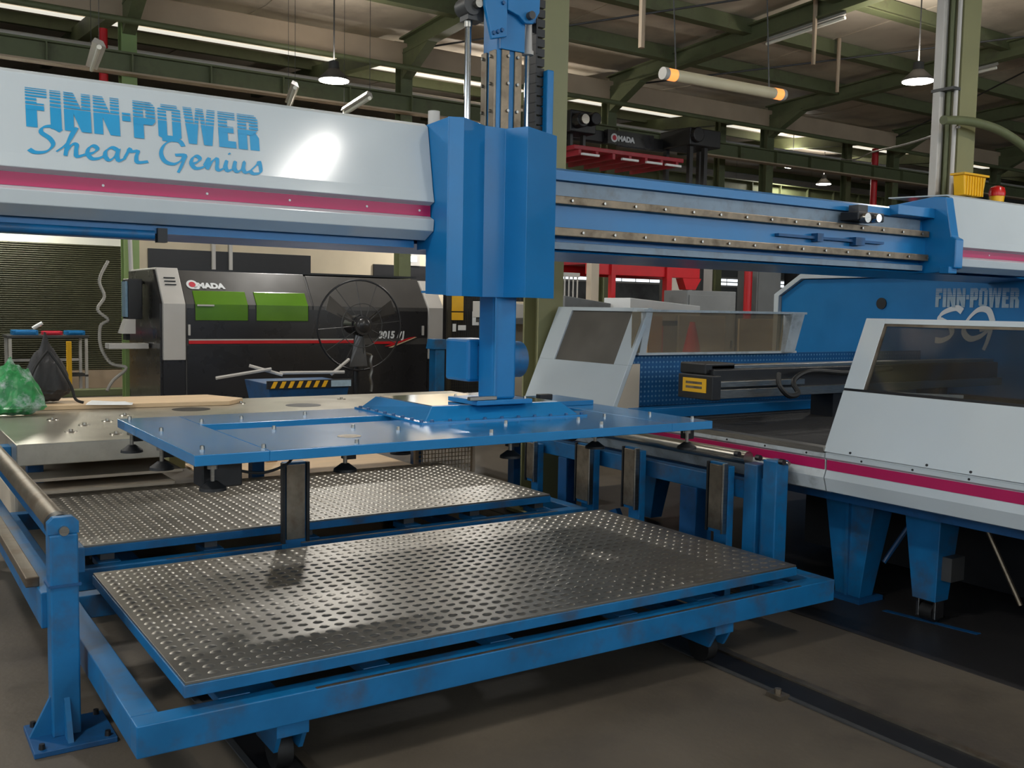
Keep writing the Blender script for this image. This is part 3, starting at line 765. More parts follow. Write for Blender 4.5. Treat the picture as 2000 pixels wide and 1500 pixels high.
# ------------------------------------------------------------------ SUCTION LIFTER (mast + panel)
sl = thing('suction_lifter', (2.36, 4.35, 1.07), 'bright blue suction lifter with square mast and bolted flat panel', 'lifter')
X0, X1, Y0, Y1, ZT = 1.02, 3.705, 3.67, 5.0, 1.11
TH = .042
xs = [X0, 1.31, 2.31, 2.45, 3.42, 3.5 + .0, X1]
pan = MB()
pan.box(X0, 1.31, Y0, Y1, ZT - TH, ZT)
pan.box(1.31, 3.42, Y0, 4.385, ZT - TH, ZT)
pan.box(1.31, 3.42, 4.615, Y1, ZT - TH, ZT)
pan.box(2.3, 3.3, 4.385, 4.615, ZT - TH, ZT)
pan.box(3.42, X1, Y0, Y1, ZT - TH, ZT)
po = part('panel', pan, 'blue_bright', sl, bevel=.003)
part('rear_plate', MB().box(2.5, 3.66, 4.62, 5.0, ZT, ZT + .028), 'blue_bright', sl, bevel=.003)
# bolted pyramid boss
bz0, bz1 = ZT, 1.18
bb = [(2.28, 4.2), (3.2, 4.17), (3.2, 4.98), (2.3, 4.98)]
bt = [(2.375, 4.305), (3.14, 4.255), (3.12, 4.9), (2.36, 4.92)]
bo = part('boss', MB().hexa([(x, y, bz0 + .008) for x, y in bb], [(x, y, bz1) for x, y in bt]), 'blue_bright', sl, bevel=.004)
part('boss_flange', MB().hexa([(2.245, 4.165, bz0), (3.235, 4.135, bz0), (3.235, 4.99, bz0), (2.265, 4.99, bz0)], [(2.245, 4.165, bz0 + .009), (3.235, 4.135, bz0 + .009), (3.235, 4.99, bz0 + .009), (2.265, 4.99, bz0 + .009)]), 'blue_bright', sl)
part('top_sheet', MB().hexa([(2.385, 4.32, bz1), (3.13, 4.27, bz1), (3.11, 4.89, bz1), (2.375, 4.9, bz1)], [(2.385, 4.32, bz1 + .003), (3.13, 4.27, bz1 + .003), (3.11, 4.89, bz1 + .003), (2.375, 4.9, bz1 + .003)]), 'chrome', sl, label='mirror-bright steel sheet on the boss')
for i in range(10):
    inst('bolt', BOLT_D, sl, (2.31 + .1 * i, 4.182 - .003 * i, bz0 + .007))
for i in range(8):
    inst('bolt', BOLT_D, sl, (2.262 + .002 * i, 4.2 + .105 * i, bz0 + .007))
# mast
part('mast', MB().box(2.694, 2.836, 4.237, 4.385, 1.21, 3.9), 'blue', sl, bevel=.012)
part('mast_seam', MB().box(2.697, 2.707, 4.23, 4.24, 1.22, 1.78), 'blue_bright', sl)
part('mast_foot', MB().box(2.58, 2.92, 4.2, 4.5, 1.185, 1.21), 'blue', sl, bevel=.004)
part('foot_bar', MB().box(2.54, 2.7, 4.2, 4.235, 1.21, 1.23), 'steel', sl, bevel=.004)
for (x, y) in ((2.61, 4.23), (2.89, 4.23), (2.61, 4.47), (2.89, 4.47)):
    inst('bolt', BOLT, sl, (x, y, 1.21))
vu = part('vacuum_unit', MB().box(2.64, 2.82, 4.40, 4.64, 1.29, 1.515), 'blue', sl, bevel=.015)
part('vacuum_motor', MB().cyl((2.82, 4.5, 1.4), (3.03, 4.5, 1.4), .1, n=20), 'blue_worn', vu, smooth=True)
part('bracket', MB().box(2.7, 2.8, 4.38, 4.4, 1.32, 1.48), 'blue_dark', vu)
# mast head with rails
def mq(x, z): return (x * .962, 1.68 + (z - 1.68) * .962)
for (x0, x1) in ((2.712, 2.757), (2.79, 2.832)):
    part('mast_rail', MB().box(x0, x1, 4.226, 4.238, 2.35, 2.975), 'rail_brown', sl, bevel=.003, label='oily steel rail on the mast')
for (y0, y1) in ((4.25, 4.305), (4.33, 4.38)):
    part('mast_rail', MB().box(2.682, 2.695, y0, y1, 2.35, 2.975), 'steel_dull', sl, bevel=.003)
for z in (2.675, 2.81, 2.945):
    for x in (2.745, 2.802):
        inst('bolt', BOLT, sl, (x, 4.226, z), (math.radians(90), 0, 0))
    for y in (4.28, 4.355):
        inst('bolt', BOLT, sl, (2.682, y, z), (0, math.radians(-90), 0))
hb = part('head_plate', MB().prism([mq(*p) for p in [(2.695, 3.22), (2.74, 3.06), (2.83, 3.085), (2.83, 3.6), (2.69, 3.6)]], 'y', 4.2, 4.225), 'blue', sl, bevel=.004)
for (x, z) in ((2.745, 3.09), (2.77, 3.1), (2.795, 3.112), (2.8, 3.25), (2.8, 3.3)):
    inst('bolt', BOLT_D, hb, (mq(x, z)[0], 4.2, mq(x, z)[1]), (math.radians(90), 0, 0))
part('head_plate', MB().prism([mq(*p) for p in [(2.83, 3.22), (2.9, 3.2), (2.94, 3.17), (2.99, 3.175), (3.03, 3.24), (3.04, 3.6), (2.83, 3.6)]], 'y', 4.195, 4.225), 'blue', sl, bevel=.004)
part('head_block', MB().box(2.70, 2.845, 4.222, 4.25, 2.975, 3.17), 'blue', sl, bevel=.003)
part('pivot', MB().cyl((2.85, 4.165, 3.152), (2.85, 4.195, 3.152), .02, n=12), 'grey_dark', sl, smooth=True)
cl = part('clevis', MB().cyl((2.55, 4.25, 3.168), (2.55, 4.35, 3.168), .048, n=14).box(2.53, 2.62, 4.26, 4.34, 3.1, 3.175), 'grey_dark', sl, smooth=True)
part('pin', MB().cyl((2.57, 4.22, 3.173), (2.57, 4.27, 3.173), .021, n=12), 'steel', cl, smooth=True)
part('head_cap', MB().box(2.9, 2.945, 4.27, 4.4, 3.15, 3.7), 'blue_dark', sl, bevel=.004)
# bolts over the panel
for (x, y) in ((1.066, 4.95), (1.09, 4.445), (1.34, 4.7), (1.554, 4.30), (1.09, 3.816), (1.313, 3.751), (2.05, 4.03), (2.648, 4.037), (2.391, 3.764), (3.072, 4.0), (3.6, 4.047), (3.66, 3.776), (3.3, 4.071), (3.062, 3.797), (1.55, 4.75), (1.9, 4.8), (1.9, 4.2), (1.7, 3.72)):
    b_ = inst('bolt', BOLT, sl, (x, y, ZT))
    b_.scale = (1.1, 1.1, 1.3)
for (x, y) in ((3.36, 4.75), (3.0, 4.93), (2.56, 4.9)):
    part('clamp_block', MB().box(x, x + .09, y, y + .05, ZT + .028, ZT + .06), 'black', sl, bevel=.004)
# round sticker
part('sticker', MB().lathe((1.76, 3.93, ZT + .0005), [(0, 0), (.052, 0), (.052, .001), (0, .001)], 28), 'wood2', sl, label='worn round sticker')
part('sticker_print', MB().prism([(1.72, 3.93), (1.76, 3.905), (1.8, 3.93), (1.76, 3.955)], 'z', ZT + .0016, ZT + .0022), 'steel_dull', sl)
# suction cups under the panel
CUP = MB().lathe((0, 0, -.115), [(0, 0), (.052, 0), (.05, .012), (.026, .03), (.018, .036), (.0, .036)], 20)
cupme = mesh_of('suction_cup', CUP, 'rubber', smooth=True)
stem = mesh_of('cup_stem', MB().cyl((0, 0, -.085), (0, 0, 0), .009, n=10).cyl((0, 0, -.03), (0, 0, 0), .022, n=10), 'steel', smooth=True)
hold = mesh_of('cup_holder', MB().cbox((0, 0, -.035), (.05, .05, .06)), 'black')
for (x, y) in ((1.07, 4.93), (1.07, 4.36), (1.12, 3.78), (1.75, 3.95), (2.2, 4.3), (2.62, 3.95), (3.2, 4.02), (3.63, 3.78), (3.62, 4.5), (2.6, 4.85), (1.7, 4.8)):
    c = inst('suction_cup', cupme, sl, (x, y, ZT - TH))
    WL[c] = Vector((x, y, ZT - TH))
    inst('cup_stem', stem, c, (x, y, ZT - TH))
    inst('cup_holder', hold, c, (x + .03, y + .03, ZT - TH))
part('valve_box', MB().box(1.1, 1.26, 3.85, 3.98, ZT - TH - .12, ZT - TH), 'black', sl, bevel=.006)
part('hose', MB().tube([(1.24, 3.86, ZT - .1), (1.34, 3.84, ZT - .115), (1.45, 3.86, ZT - .09), (1.5, 3.9, ZT - .05)], .006), 'rubber', sl, smooth=True)
part('hose', MB().tube([(3.2, 4.1, ZT - .06), (3.05, 4.0, ZT - .1), (2.95, 3.95, ZT - .08), (2.85, 3.95, ZT - .05)], .006), 'rubber', sl, smooth=True)

# ------------------------------------------------------------------ PALLET CARTS
def bumps(x0, x1, y0, y1, z, sp=.0625):
    nx = int((x1 - x0) / sp); ny = int((y1 - y0) / sp)
    v = []; f = []
    n = 8
    for i in range(nx):
        for j in range(ny):
            cx = x0 + (i + .5) * (x1 - x0) / nx; cy = y0 + (j + .5) * (y1 - y0) / ny
            b = len(v)
            for (s_, h) in ((1, 0), (.68, .0034)):
                for k in range(n):
                    a = 2 * math.pi * k / n
                    v.append((cx + .023 * s_ * math.cos(a), cy + .017 * s_ * math.sin(a), z + h))
            v.append((cx, cy, z + .0052))
            for k in range(n):
                f.append((b + k, b + (k + 1) % n, b + n + (k + 1) % n, b + n + k))
                f.append((b + n + k, b + n + (k + 1) % n, b + 2 * n))
    mb = MB(); mb.v = v; mb.f = f
    return mb
PX0, PX1, PYD = .85, 3.85, 1.55
def pallet(y0, label):
    t = thing('sheet_pallet', (2.35, y0 + PYD / 2, .377), label, 'pallet', 'loading pallets')
    y1 = y0 + PYD
    part('tray_frame', MB().box(PX0, PX1, y0, y0 + .05, .377, .42).box(PX0, PX1, y1 - .05, y1, .377, .42).box(PX0, PX0 + .05, y0 + .05, y1 - .05, .377, .42).box(PX1 - .05, PX1, y0 + .05, y1 - .05, .377, .42), 'blue_worn', t, bevel=.003)
    for i in range(4):
        x = 1.4 + .6 * i
        part('cross_member', MB().box(x, x + .06, y0 + .05, y1 - .05, .379, .41), 'blue_dark', t)
    p = part('tread_plate', MB().box(PX0 + .004, PX1 - .004, y0 + .004, y1 - .004, .42, .43), 'tread', t, bevel=.001, label='shiny embossed aluminium sheet')
    part('tread_bumps', bumps(PX0 + .02, PX1 - .02, y0 + .02, y1 - .02, .43), 'tread', p, smooth=True, kind='stuff')
    return t
pallet(3.2, 'near loading pallet with embossed aluminium top in front of the suction lifter')
pallet(5.3, 'far loading pallet with embossed aluminium top beyond the guide post')
def cart(y0, label, xl=.69, xr=4.1):
    y1 = y0 + 1.66
    t = thing('pallet_cart', ((xl + xr) / 2, y0 + .8, 0), label, 'cart', 'pallet carts')
    rail = part('front_beam', MB().prism([(y0, .33), (y0, .222), (y0 + .09, .222), (y0 + .09, .33)], 'x', xl, xr), 'blue_worn', t, bevel=.004)
    part('worn_edge', MB().box(1.3, 3.85, y0 + .002, y0 + .016, .3302, .332), 'steel_dull', rail, label='bare worn steel edge')
    part('back_beam', MB().box(xl, xr, y1 - .09, y1, .222, .33), 'blue_worn', t, bevel=.004)
    for x in (xl, xr - .09):
        part('side_beam', MB().box(x, x + .09, y0 + .09, y1 - .09, .222, .33), 'blue_worn', t, bevel=.004)
    for x in (.98, 1.52, 2.08, 2.75, 3.23, 3.74):
        b = part('pallet_support', MB().box(x, x + .11, y0 + .09, y0 + .26, .3, .332), 'blue_worn', t, bevel=.003)
        inst('bolt', BOLT, b, (x + .03, y0 + .22, .332))
        part('pallet_support', MB().box(x, x + .11, y1 - .26, y1 - .09, .3, .332), 'blue_worn', t, bevel=.003)
        part('spacer', MB().box(x + .02, x + .09, y0 + .15, y0 + .24, .332, .377), 'grey_dark', t)
        part('spacer', MB().box(x + .02, x + .09, y1 - .24, y1 - .15, .332, .377), 'grey_dark', t)
    for x in (1.16, 3.28):
        part('wheel_beam', MB().box(x, x + .12, y0 + .02, y1 - .02, .17, .222), 'blue_worn', t, bevel=.004)
        for y in (y0 + .16, y1 - .16):
            w = part('wheel_bracket', MB().prism([(y - .13, .17), (y + .13, .17), (y + .09, .1), (y - .09, .1)], 'x', x + .005, x + .022), 'blue_worn', t, bevel=.002)
            part('wheel_bracket', MB().prism([(y - .13, .17), (y + .13, .17), (y + .09, .1), (y - .09, .1)], 'x', x + .098, x + .115), 'blue_worn', t, bevel=.002)
            part('wheel', MB().cyl((x + .03, y, .075), (x + .09, y, .075), .07, n=20), 'rubber', w, smooth=True)
    return t
cart(3.165, 'near blue wheeled cart frame under the front pallet')
cart(5.21, 'far blue wheeled cart frame under the rear pallet')
# floor tracks
def track(x, y0, y1, label):
    t = thing('floor_track', (x, (y0 + y1) / 2, .0), label, 'track')
    part('groove', MB().box(x - .075, x + .075, y0, y1, .001, .004), 'black', t)
    part('track_edge', MB().box(x + .075, x + .115, y0, y1, .001, .012), 'steel_dull', t)
    part('track_edge', MB().box(x - .1, x - .075, y0, y1, .001, .008), 'grey_dark', t)
    return t
tr = track(3.42, -3.0, 7.2, 'black recessed floor track running to the lower right of the picture')
part('track_clamp', MB().box(3.27, 3.33, 2.78, 2.86, .0, .02).cyl((3.3, 2.82, .02), (3.3, 2.82, .04), .015, n=8), 'steel_dull', tr)
track(1.22, -3.0, 7.2, 'recessed floor track under the left wheels of the carts')

# ------------------------------------------------------------------ GUIDE POSTS
def guide_post(x, y, face, z0, z1, w, label, d=.06):
    t = thing('sheet_guide_post', (x, y, 0), label, 'guide post', 'steel-faced sheet guide posts')
    if face == 'y':      # steel face towards -Y
        part('steel_face', MB().box(x - w / 2 + .025, x + w / 2 - .025, y, y + .012, z0, z1 - .012), 'steel_dull', t, bevel=.002)
        part('edge_strip', MB().box(x - w / 2, x - w / 2 + .018, y - .004, y + .03, z0 - .02, z1), 'black', t, bevel=.002)
        part('edge_strip', MB().box(x + w / 2 - .018, x + w / 2, y - .004, y + .03, z0 - .02, z1), 'black', t, bevel=.002)
        part('backing', MB().box(x - w / 2 + .018, x + w / 2 - .018, y + .012, y + d, z0 - .02, z1), 'blue_worn', t)
        part('post', MB().box(x - .04, x + .04, y + .03, y + .11, 0, z1 - .05), 'blue_worn', t, bevel=.004)
        part('base_plate', MB().box(x - .08, x + .08, y - .02, y + .16, 0, .02), 'blue_dark', t)
    else:                # steel face towards -X
        part('steel_face', MB().box(x, x + .012, y - w / 2 + .02, y + w / 2 - .02, z0, z1 - .012), 'steel_dull', t, bevel=.002)
        part('edge_strip', MB().box(x - .004, x + .03, y - w / 2, y - w / 2 + .014, z0 - .02, z1), 'steel', t, bevel=.002)
        part('edge_strip', MB().box(x - .004, x + .03, y + w / 2 - .014, y + w / 2, z0 - .02, z1), 'black', t, bevel=.002)
        part('backing', MB().box(x + .012, x + .04, y - w / 2 + .012, y + w / 2 - .012, z0 - .02, z1), 'blue_worn', t)
        part('post', MB().box(x + .04, x + .09, y - w / 2 + .005, y + w / 2 - .03, 0, z1 - .02), 'blue_worn', t, bevel=.004)
        part('base_plate', MB().box(x - .0, x + .095, y - .1, y + .1, 0, .02), 'blue_dark', t)
    return t
guide_post(1.93, 5.0, 'y', .41, .83, .155, 'steel-faced guide post standing between the two pallets')
guide_post(4.105, 5.29, 'x', .37, .76, .17, 'guide post at the right end of the far pallet, left of the roller')
guide_post(4.105, 4.80, 'x', .42, .80, .14, 'guide post behind the near pallet corner, second from the roller end')
guide_post(4.105, 4.03, 'x', .42, .81, .14, 'guide post nearest the punch press leg at the roller end')
guide_post(4.105, 5.93, 'x', .42, .70, .12, 'narrow guide post farthest back along the right pallet ends')

# ------------------------------------------------------------------ ROLLER STANDS
def foot(t, x, y, z1, w=.1):
    p = part('post', MB().box(x - w / 2, x + w / 2, y - w / 2, y + w / 2, .02, z1), 'blue_worn', t, bevel=.006)
    part('base_plate', MB().box(x - .13, x + .16, y - .16, y + .13, 0, .022), 'blue_dark', t, bevel=.003)
    part('gusset', MB().prism([(x - w / 2, .022), (x - w / 2 - .075, .022), (x - w / 2, .17)], 'y', y - .01, y + .01), 'blue_worn', t)
    part('gusset', MB().prism([(y - w / 2, .022), (y - w / 2 - .08, .022), (y - w / 2, .17)], 'x', x - .01, x + .01), 'blue_worn', t)
    for (a, b) in ((-.1, -.13), (.13, -.13), (-.1, .1), (.13, .1)):
        inst('anchor_bolt', BOLT_B, t, (x + a, y + b, .022))
    return p
rs = thing('roller_stand', (.61, 4.0, 0), 'blue side roller stand bolted to the floor at lower left', 'roller stand')
foot(rs, .61, 4.0, .80)
part('post_top', MB().prism([(.555, .80), (.665, .80), (.665, .845), (.645, .865), (.575, .865), (.555, .845)], 'y', 3.96, 4.0), 'blue_worn', rs, bevel=.002)
part('axle_end', MB().cyl((.61, 3.94, .815), (.61, 3.97, .815), .018, n=12), 'steel', rs, smooth=True)
part('joint_band', MB().box(.552, .668, 3.945, 4.052, .6, .61), 'blue_dark', rs)
part('roller', MB().cyl((.61, 4.06, .815), (.61, 6.75, .815), .042, n=20), 'steel_dull', rs, smooth=True, label='long dull steel roller')
part('roller_sleeve', MB().cyl((.61, 4.02, .815), (.61, 4.09, .815), .05, n=20), 'black', rs, smooth=True)
part('lower_bar', MB().box(.5, .55, 4.15, 6.75, .56, .6), 'steel_dull', rs, bevel=.004)
part('side_beam', MB().box(.54, .62, 4.05, 6.75, .42, .56), 'blue_worn', rs, bevel=.004)
part('upper_beam', MB().box(.66, .7, 4.05, 6.75, .62, .72), 'blue_worn', rs, bevel=.004)
part('rear_post', MB().box(.56, .66, 6.65, 6.75, 0, .8), 'blue_worn', rs, bevel=.004)
rr = thing('roller_stand', (4.28, 4.4, 0), 'blue roller stand with steel roller in front of the press stripe', 'roller stand')
part('post', MB().box(4.2, 4.3, 3.66, 3.76, .02, .86), 'blue_worn', rr, bevel=.006)
part('post', MB().box(4.2, 4.29, 3.80, 3.9, .02, .82), 'blue_worn', rr, bevel=.006)
part('post_web', MB().box(4.24, 4.28, 3.7, 3.86, .02, .74), 'blue_worn', rr)
part('roller', MB().cyl((4.255, 3.92, .84), (4.255, 5.9, .84), .04, n=20), 'steel', rr, smooth=True, label='bright steel roller')
part('axle', MB().cyl((4.255, 3.62, .85), (4.255, 3.84, .85), .012, n=10), 'steel', rr, smooth=True)
for y in (3.6, 3.77, 3.93):
    part('nut', MB().cyl((4.19, y, .865), (4.19, y + .03, .865), .017, n=8), 'black', rr)
part('rail_beam', MB().box(4.21, 4.29, 3.9, 6.1, .61, .715), 'blue_worn', rr, bevel=.004)
part('leg', MB().box(4.2, 4.34, 4.28, 4.42, .0, .61), 'blue_dark', rr, bevel=.004)
part('leg', MB().box(4.2, 4.3, 5.6, 5.7, .0, .61), 'blue_dark', rr, bevel=.004)
part('diagonal', MB().hexa([(4.22, 5.0, .25), (4.26, 5.0, .25), (4.26, 5.55, .02), (4.22, 5.55, .02)], [(4.22, 5.06, .34), (4.26, 5.06, .34), (4.26, 5.65, .1), (4.22, 5.65, .1)]), 'blue_dark', rr)

# ------------------------------------------------------------------ PUNCH PRESS
pp = thing('punch_press', (6.5, 3.5, 0), 'large blue and white punch shear machine with magenta stripe at right', 'machine')
# apron along the feed side (faces -X)
SEG = [(6.6, 3.46), (3.452, .4)]
for (ya, yb) in SEG:
    a = part('apron', MB().prism([(4.42, .70), (4.37, .715), (4.345, .79), (4.36, .832), (4.36, .89), (4.345, .9), (4.345, .925), (4.5, .925), (4.5, .70)], 'y', yb, ya), 'white_worn' if yb > 1 else 'white', pp, bevel=.002)
    part('stripe', MB().box(4.356, 4.362, yb + .004, ya - .004, .834, .888), 'magenta', a, label='magenta stripe')
    part('edge_strip', MB().box(4.342, 4.42, yb + .004, ya - .004, .9255, .955 if yb > 1 else .93), 'steel' if yb > 1 else 'white', a)
    k = 0
    y = yb + .12
    while y < ya - .1:
        inst('screw_hole', BOLT_B, a, (4.346, y, .912), (0, math.radians(-90), 0)).scale = (.55, .55, .2)
        y += .3; k += 1
# bed
part('bed_plate', MB().box(4.44, 8.1, 2.6, 5.2, .86, .93), 'brush', pp, label='black brush sheet bed')
part('bed_plate', MB().box(4.44, 8.1, .4, 2.6, .86, .93), 'brush', pp)
part('bed_side', MB().box(4.5, 8.2, 5.2, 6.3, .80, .985), 'blue_dark', pp, bevel=.004)
part('perforated_panel', MB().box(4.6, 8.1, 5.42, 5.44, .985, 1.36), 'perf', pp)
part('bed_lip', MB().box(4.44, 8.1, 5.12, 5.22, .925, 1.0), 'blue', pp, bevel=.004)
part('bed_underframe', MB().box(4.6, 8.2, .5, 6.2, .62, .80), 'blue_dark', pp)
# legs
def tap_leg(x, ya, yb, yc, yd, nm='leg'):
    return part(nm, MB().hexa([(x, yc, .03 if nm == 'leg' else .13), (x + .12, yc, .03 if nm == 'leg' else .13), (x + .12, yd, .03 if nm == 'leg' else .13), (x, yd, .03 if nm == 'leg' else .13)], [(x, ya, .66), (x + .2, ya, .66), (x + .2, yb, .66), (x, yb, .66)]), 'blue_worn', pp, bevel=.004)
l1 = tap_leg(4.8, 3.45, 3.81, 3.53, 3.7)
part('stiffener_rib', MB().hexa([(4.79, 3.61, .03), (4.8, 3.61, .03), (4.8, 3.63, .03), (4.79, 3.63, .03)], [(4.77, 3.61, .66), (4.8, 3.61, .66), (4.8, 3.63, .66), (4.77, 3.63, .66)]), 'blue_worn', l1)
part('foot_plate', MB().box(4.76, 4.98, 3.5, 3.73, 0, .03), 'blue_dark', l1)
l2 = tap_leg(4.8, 3.04, 3.27, 3.05, 3.19, 'caster_leg')
for y in (3.06, 3.16):
    part('caster_fork', MB().box(4.82, 4.9, y, y + .015, .03, .13), 'chrome', l2, bevel=.002)
part('caster_wheel', MB().cyl((4.86, 3.08, .055), (4.86, 3.155, .055), .05, n=18), 'rubber', l2, smooth=True)
part('switch_box', MB().box(4.84, 4.96, 2.99, 3.05, .25, .38), 'grey_dark', l2)
tap_leg(4.8, 1.2, 1.5, 1.28, 1.42)
tap_leg(7.6, 3.45, 3.81, 3.53, 3.7)
tap_leg(7.6, 1.2, 1.5, 1.28, 1.42)
tap_leg(5.2, 5.7, 6.1, 5.8, 6.0)
part('strut', MB().cyl((5.2, 3.4, .58), (5.0, 3.52, .22), .015, n=8), 'blue_dark', pp, smooth=True)
part('strut', MB().cyl((5.2, 3.05, .56), (5.2, 2.8, .12), .013, n=8), 'rail_brown', pp, smooth=True)
part('hanging_disc', MB().cyl((5.2, 3.42, .53), (5.25, 3.42, .53), .075, n=20), 'grey_panel', pp, smooth=True)
part('under_cabinet', MB().box(5.6, 7.4, .8, 4.6, .05, .62), 'black', pp)
# leaning guards: X = 4.35 + lean*(z-.92)
LEAN = (4.672 - 4.35) / (1.66 - .92)
def gx(z): return 4.35 + LEAN * (z - .93)
def slab_(mb, y0, y1, z0, z1, th=.03, off=0.0):
    return mb.hexa([(gx(z0) + off, y0, z0), (gx(z1) + off, y0, z1), (gx(z1) + off, y1, z1), (gx(z0) + off, y1, z0)],
                   [(gx(z0) + th + off, y0, z0), (gx(z1) + th + off, y0, z1), (gx(z1) + th + off, y1, z1), (gx(z0) + th + off, y1, z0)])
gd = part('guard_door', slab_(MB(), .4, 3.47, .932, 1.262), 'white', pp, bevel=.003)
part('door_end_panel', MB().hexa([(gx(.932) + .03, 3.44, .932), (gx(1.262) + .03, 3.44, 1.262), (5.6, 3.44, 1.2), (5.6, 3.44, .932)], [(gx(.932) + .03, 3.47, .932), (gx(1.262) + .03, 3.47, 1.262), (5.6, 3.47, 1.2), (5.6, 3.47, .932)]), 'white', gd)
gf = part('guard_frame', slab_(slab_(MB(), 3.345, 3.47, 1.275, 1.66), .4, 3.345, 1.632, 1.66), 'white', pp, bevel=.002)
part('window_pane', slab_(MB(), .4, 3.345, 1.275, 1.632, .006, .012), 'smoke_dark', gf, label='smoky grey window of the guard door')
part('pane_rim', slab_(slab_(MB(), 3.33, 3.345, 1.275, 1.632, .012, .004), .4, 3.345, 1.618, 1.632, .012, .004), 'steel_dull', gf)
part('sealing_strip', slab_(MB(), .4, 3.47, 1.262, 1.275, .02, .006), 'black', gf)
for (y, z) in ((3.3, .945), (2.85, .945), (2.62, .945), (2.3, .945)):
    inst('screw', BOLT_B, gd, (gx(z), y, z), (0, math.radians(-70), 0)).scale = (.6, .6, .25)
# left housing
gh = part('guard_housing', slab_(slab_(slab_(slab_(MB(), 5.31, 6.4, .80, 1.29, .04), 6.2, 6.4, 1.29, 1.70, .04), 5.31, 5.47, 1.29, 1.70, .04), 5.47, 6.2, 1.672, 1.70, .04), 'white', pp, bevel=.003)
part('window_pane', slab_(MB(), 5.47, 6.2, 1.29, 1.672, .01, .015), 'dark_pane', gh, label='dull dark window of the housing')
part('housing_end', MB().hexa([(gx(.8) + .04, 5.31, .8), (4.62, 5.31, .8), (4.62, 5.31, 1.3), (gx(1.3) + .04, 5.31, 1.3)], [(gx(.8) + .04, 5.34, .8), (4.62, 5.34, .8), (4.62, 5.34, 1.3), (gx(1.3) + .04, 5.34, 1.3)]), 'wood2', gh)
part('housing_back', MB().box(4.76, 4.8, 5.5, 6.4, .99, 1.68), 'white', gh)
part('housing_end', MB().hexa([(gx(.8) + .04, 6.37, .8), (4.76, 6.37, .8), (4.76, 6.37, 1.68), (gx(1.68) + .04, 6.37, 1.68)], [(gx(.8) + .04, 6.4, .8), (4.76, 6.4, .8), (4.76, 6.4, 1.68), (gx(1.68) + .04, 6.4, 1.68)]), 'white', gh)
# clear side guard along X
sg = part('side_guard_rail', MB().box(4.62, 6.35, 5.28, 5.36, 1.672, 1.69).box(4.62, 6.3, 5.33, 5.36, 1.36, 1.378), 'white_worn', pp, bevel=.002)
part('side_guard_post', MB().hexa([(4.63, 5.33, 1.37), (4.69, 5.33, 1.37), (4.69, 5.36, 1.37), (4.63, 5.36, 1.37)], [(4.66, 5.3, 1.68), (4.72, 5.3, 1.68), (4.72, 5.36, 1.68), (4.66, 5.36, 1.68)]), 'white_worn', sg)
part('side_guard_post', MB().hexa([(6.12, 5.3, 1.37), (6.24, 5.3, 1.37), (6.24, 5.36, 1.37), (6.12, 5.36, 1.37)], [(6.16, 5.26, 1.68), (6.3, 5.26, 1.68), (6.3, 5.36, 1.68), (6.16, 5.36, 1.68)]), 'white_worn', sg)
part('clear_pane', MB().box(4.72, 6.14, 5.34, 5.348, 1.378, 1.672), 'smoke', sg, label='scuffed clear guard pane')
part('clear_pane', MB().box(4.56, 4.64, 5.335, 5.342, 1.378, 1.672), 'smoke', sg)
# clamp carriage on the bed
cc = part('clamp_carriage', MB().box(4.66, 8.0, 4.62, 4.86, 1.12, 1.3), 'black', pp, bevel=.006, label='black clamp carriage beam')
part('end_block', MB().box(4.58, 4.66, 4.55, 4.87, 1.105, 1.265), 'black', cc, bevel=.006)
part('warning_sign', MB().box(4.574, 4.581, 4.605, 4.82, 1.15, 1.242), 'yellow', cc, label='yellow warning plate')
for zc in (1.212, 1.182):
    part('sign_print', MB().box(4.5725, 4.5745, 4.64, 4.79, zc - .008, zc + .008), 'rail_brown', cc)
part('alu_profile', MB().box(4.66, 8.0, 4.58, 4.62, 1.11, 1.17), 'steel', cc, bevel=.003)
part('alu_profile', MB().box(4.66, 5.5, 4.57, 4.62, 1.185, 1.225), 'steel', cc, bevel=.003)
part('top_rail', MB().box(4.68, 8.0, 4.66, 4.8, 1.3, 1.325), 'steel', cc, bevel=.003)
part('clamp_head', MB().box(4.62, 4.9, 4.66, 4.9, 1.265, 1.34), 'black', cc, bevel=.01)
part('hose', MB().tube([(5.15, 4.5, 1.27), (5.1, 4.45, 1.2), (5.16, 4.42, 1.13), (5.28, 4.44, 1.14), (5.3, 4.5, 1.22), (5.5, 4.52, 1.28), (5.9, 4.5, 1.26), (6.4, 4.52, 1.28)], .018), 'rubber', cc, smooth=True)
for x in (5.9, 7.2):
    part('carriage_foot', MB().box(x, x + .12, 4.64, 4.84, .93, 1.12), 'black', cc)
# press C-frame
fr = [(7.3, .99), (7.3, 1.6), (7.18, 1.86), (6.88, 2.035), (-1.0, 2.035), (-1.0, .93), (7.0, .93)]
pf = part('press_frame', MB().prism([(7.17, .985), (7.17, 1.86), (6.88, 2.035), (-1.0, 2.035), (-1.0, .99)], 'x', 8.2, 10.0), 'blue', pp, bevel=.006)
part('frame_trim', MB().prism([(7.19, .985), (7.24, .985), (7.24, 1.88), (6.9, 2.09), (-1.0, 2.09), (-1.0, 2.04), (6.885, 2.04), (7.175, 1.862)], 'x', 8.16, 10.0), 'white', pf, bevel=.004)
part('frame_base', MB().box(8.2, 10.0, -1.0, 7.1, 0.0, .99), 'blue_dark', pf)
part('port_hole', MB().cyl((8.19, 5.93, 1.79), (8.2, 5.93, 1.79), .055, n=24), 'black', pf)
part('lettering', place(striped_word('FINN-POWER', .78, .17), (8.196, 5.36, 1.76), (0, -1, 0), (0, 0, 1)), 'decal_pale', pf, label='faded striped FINN-POWER lettering')
mb = MB()
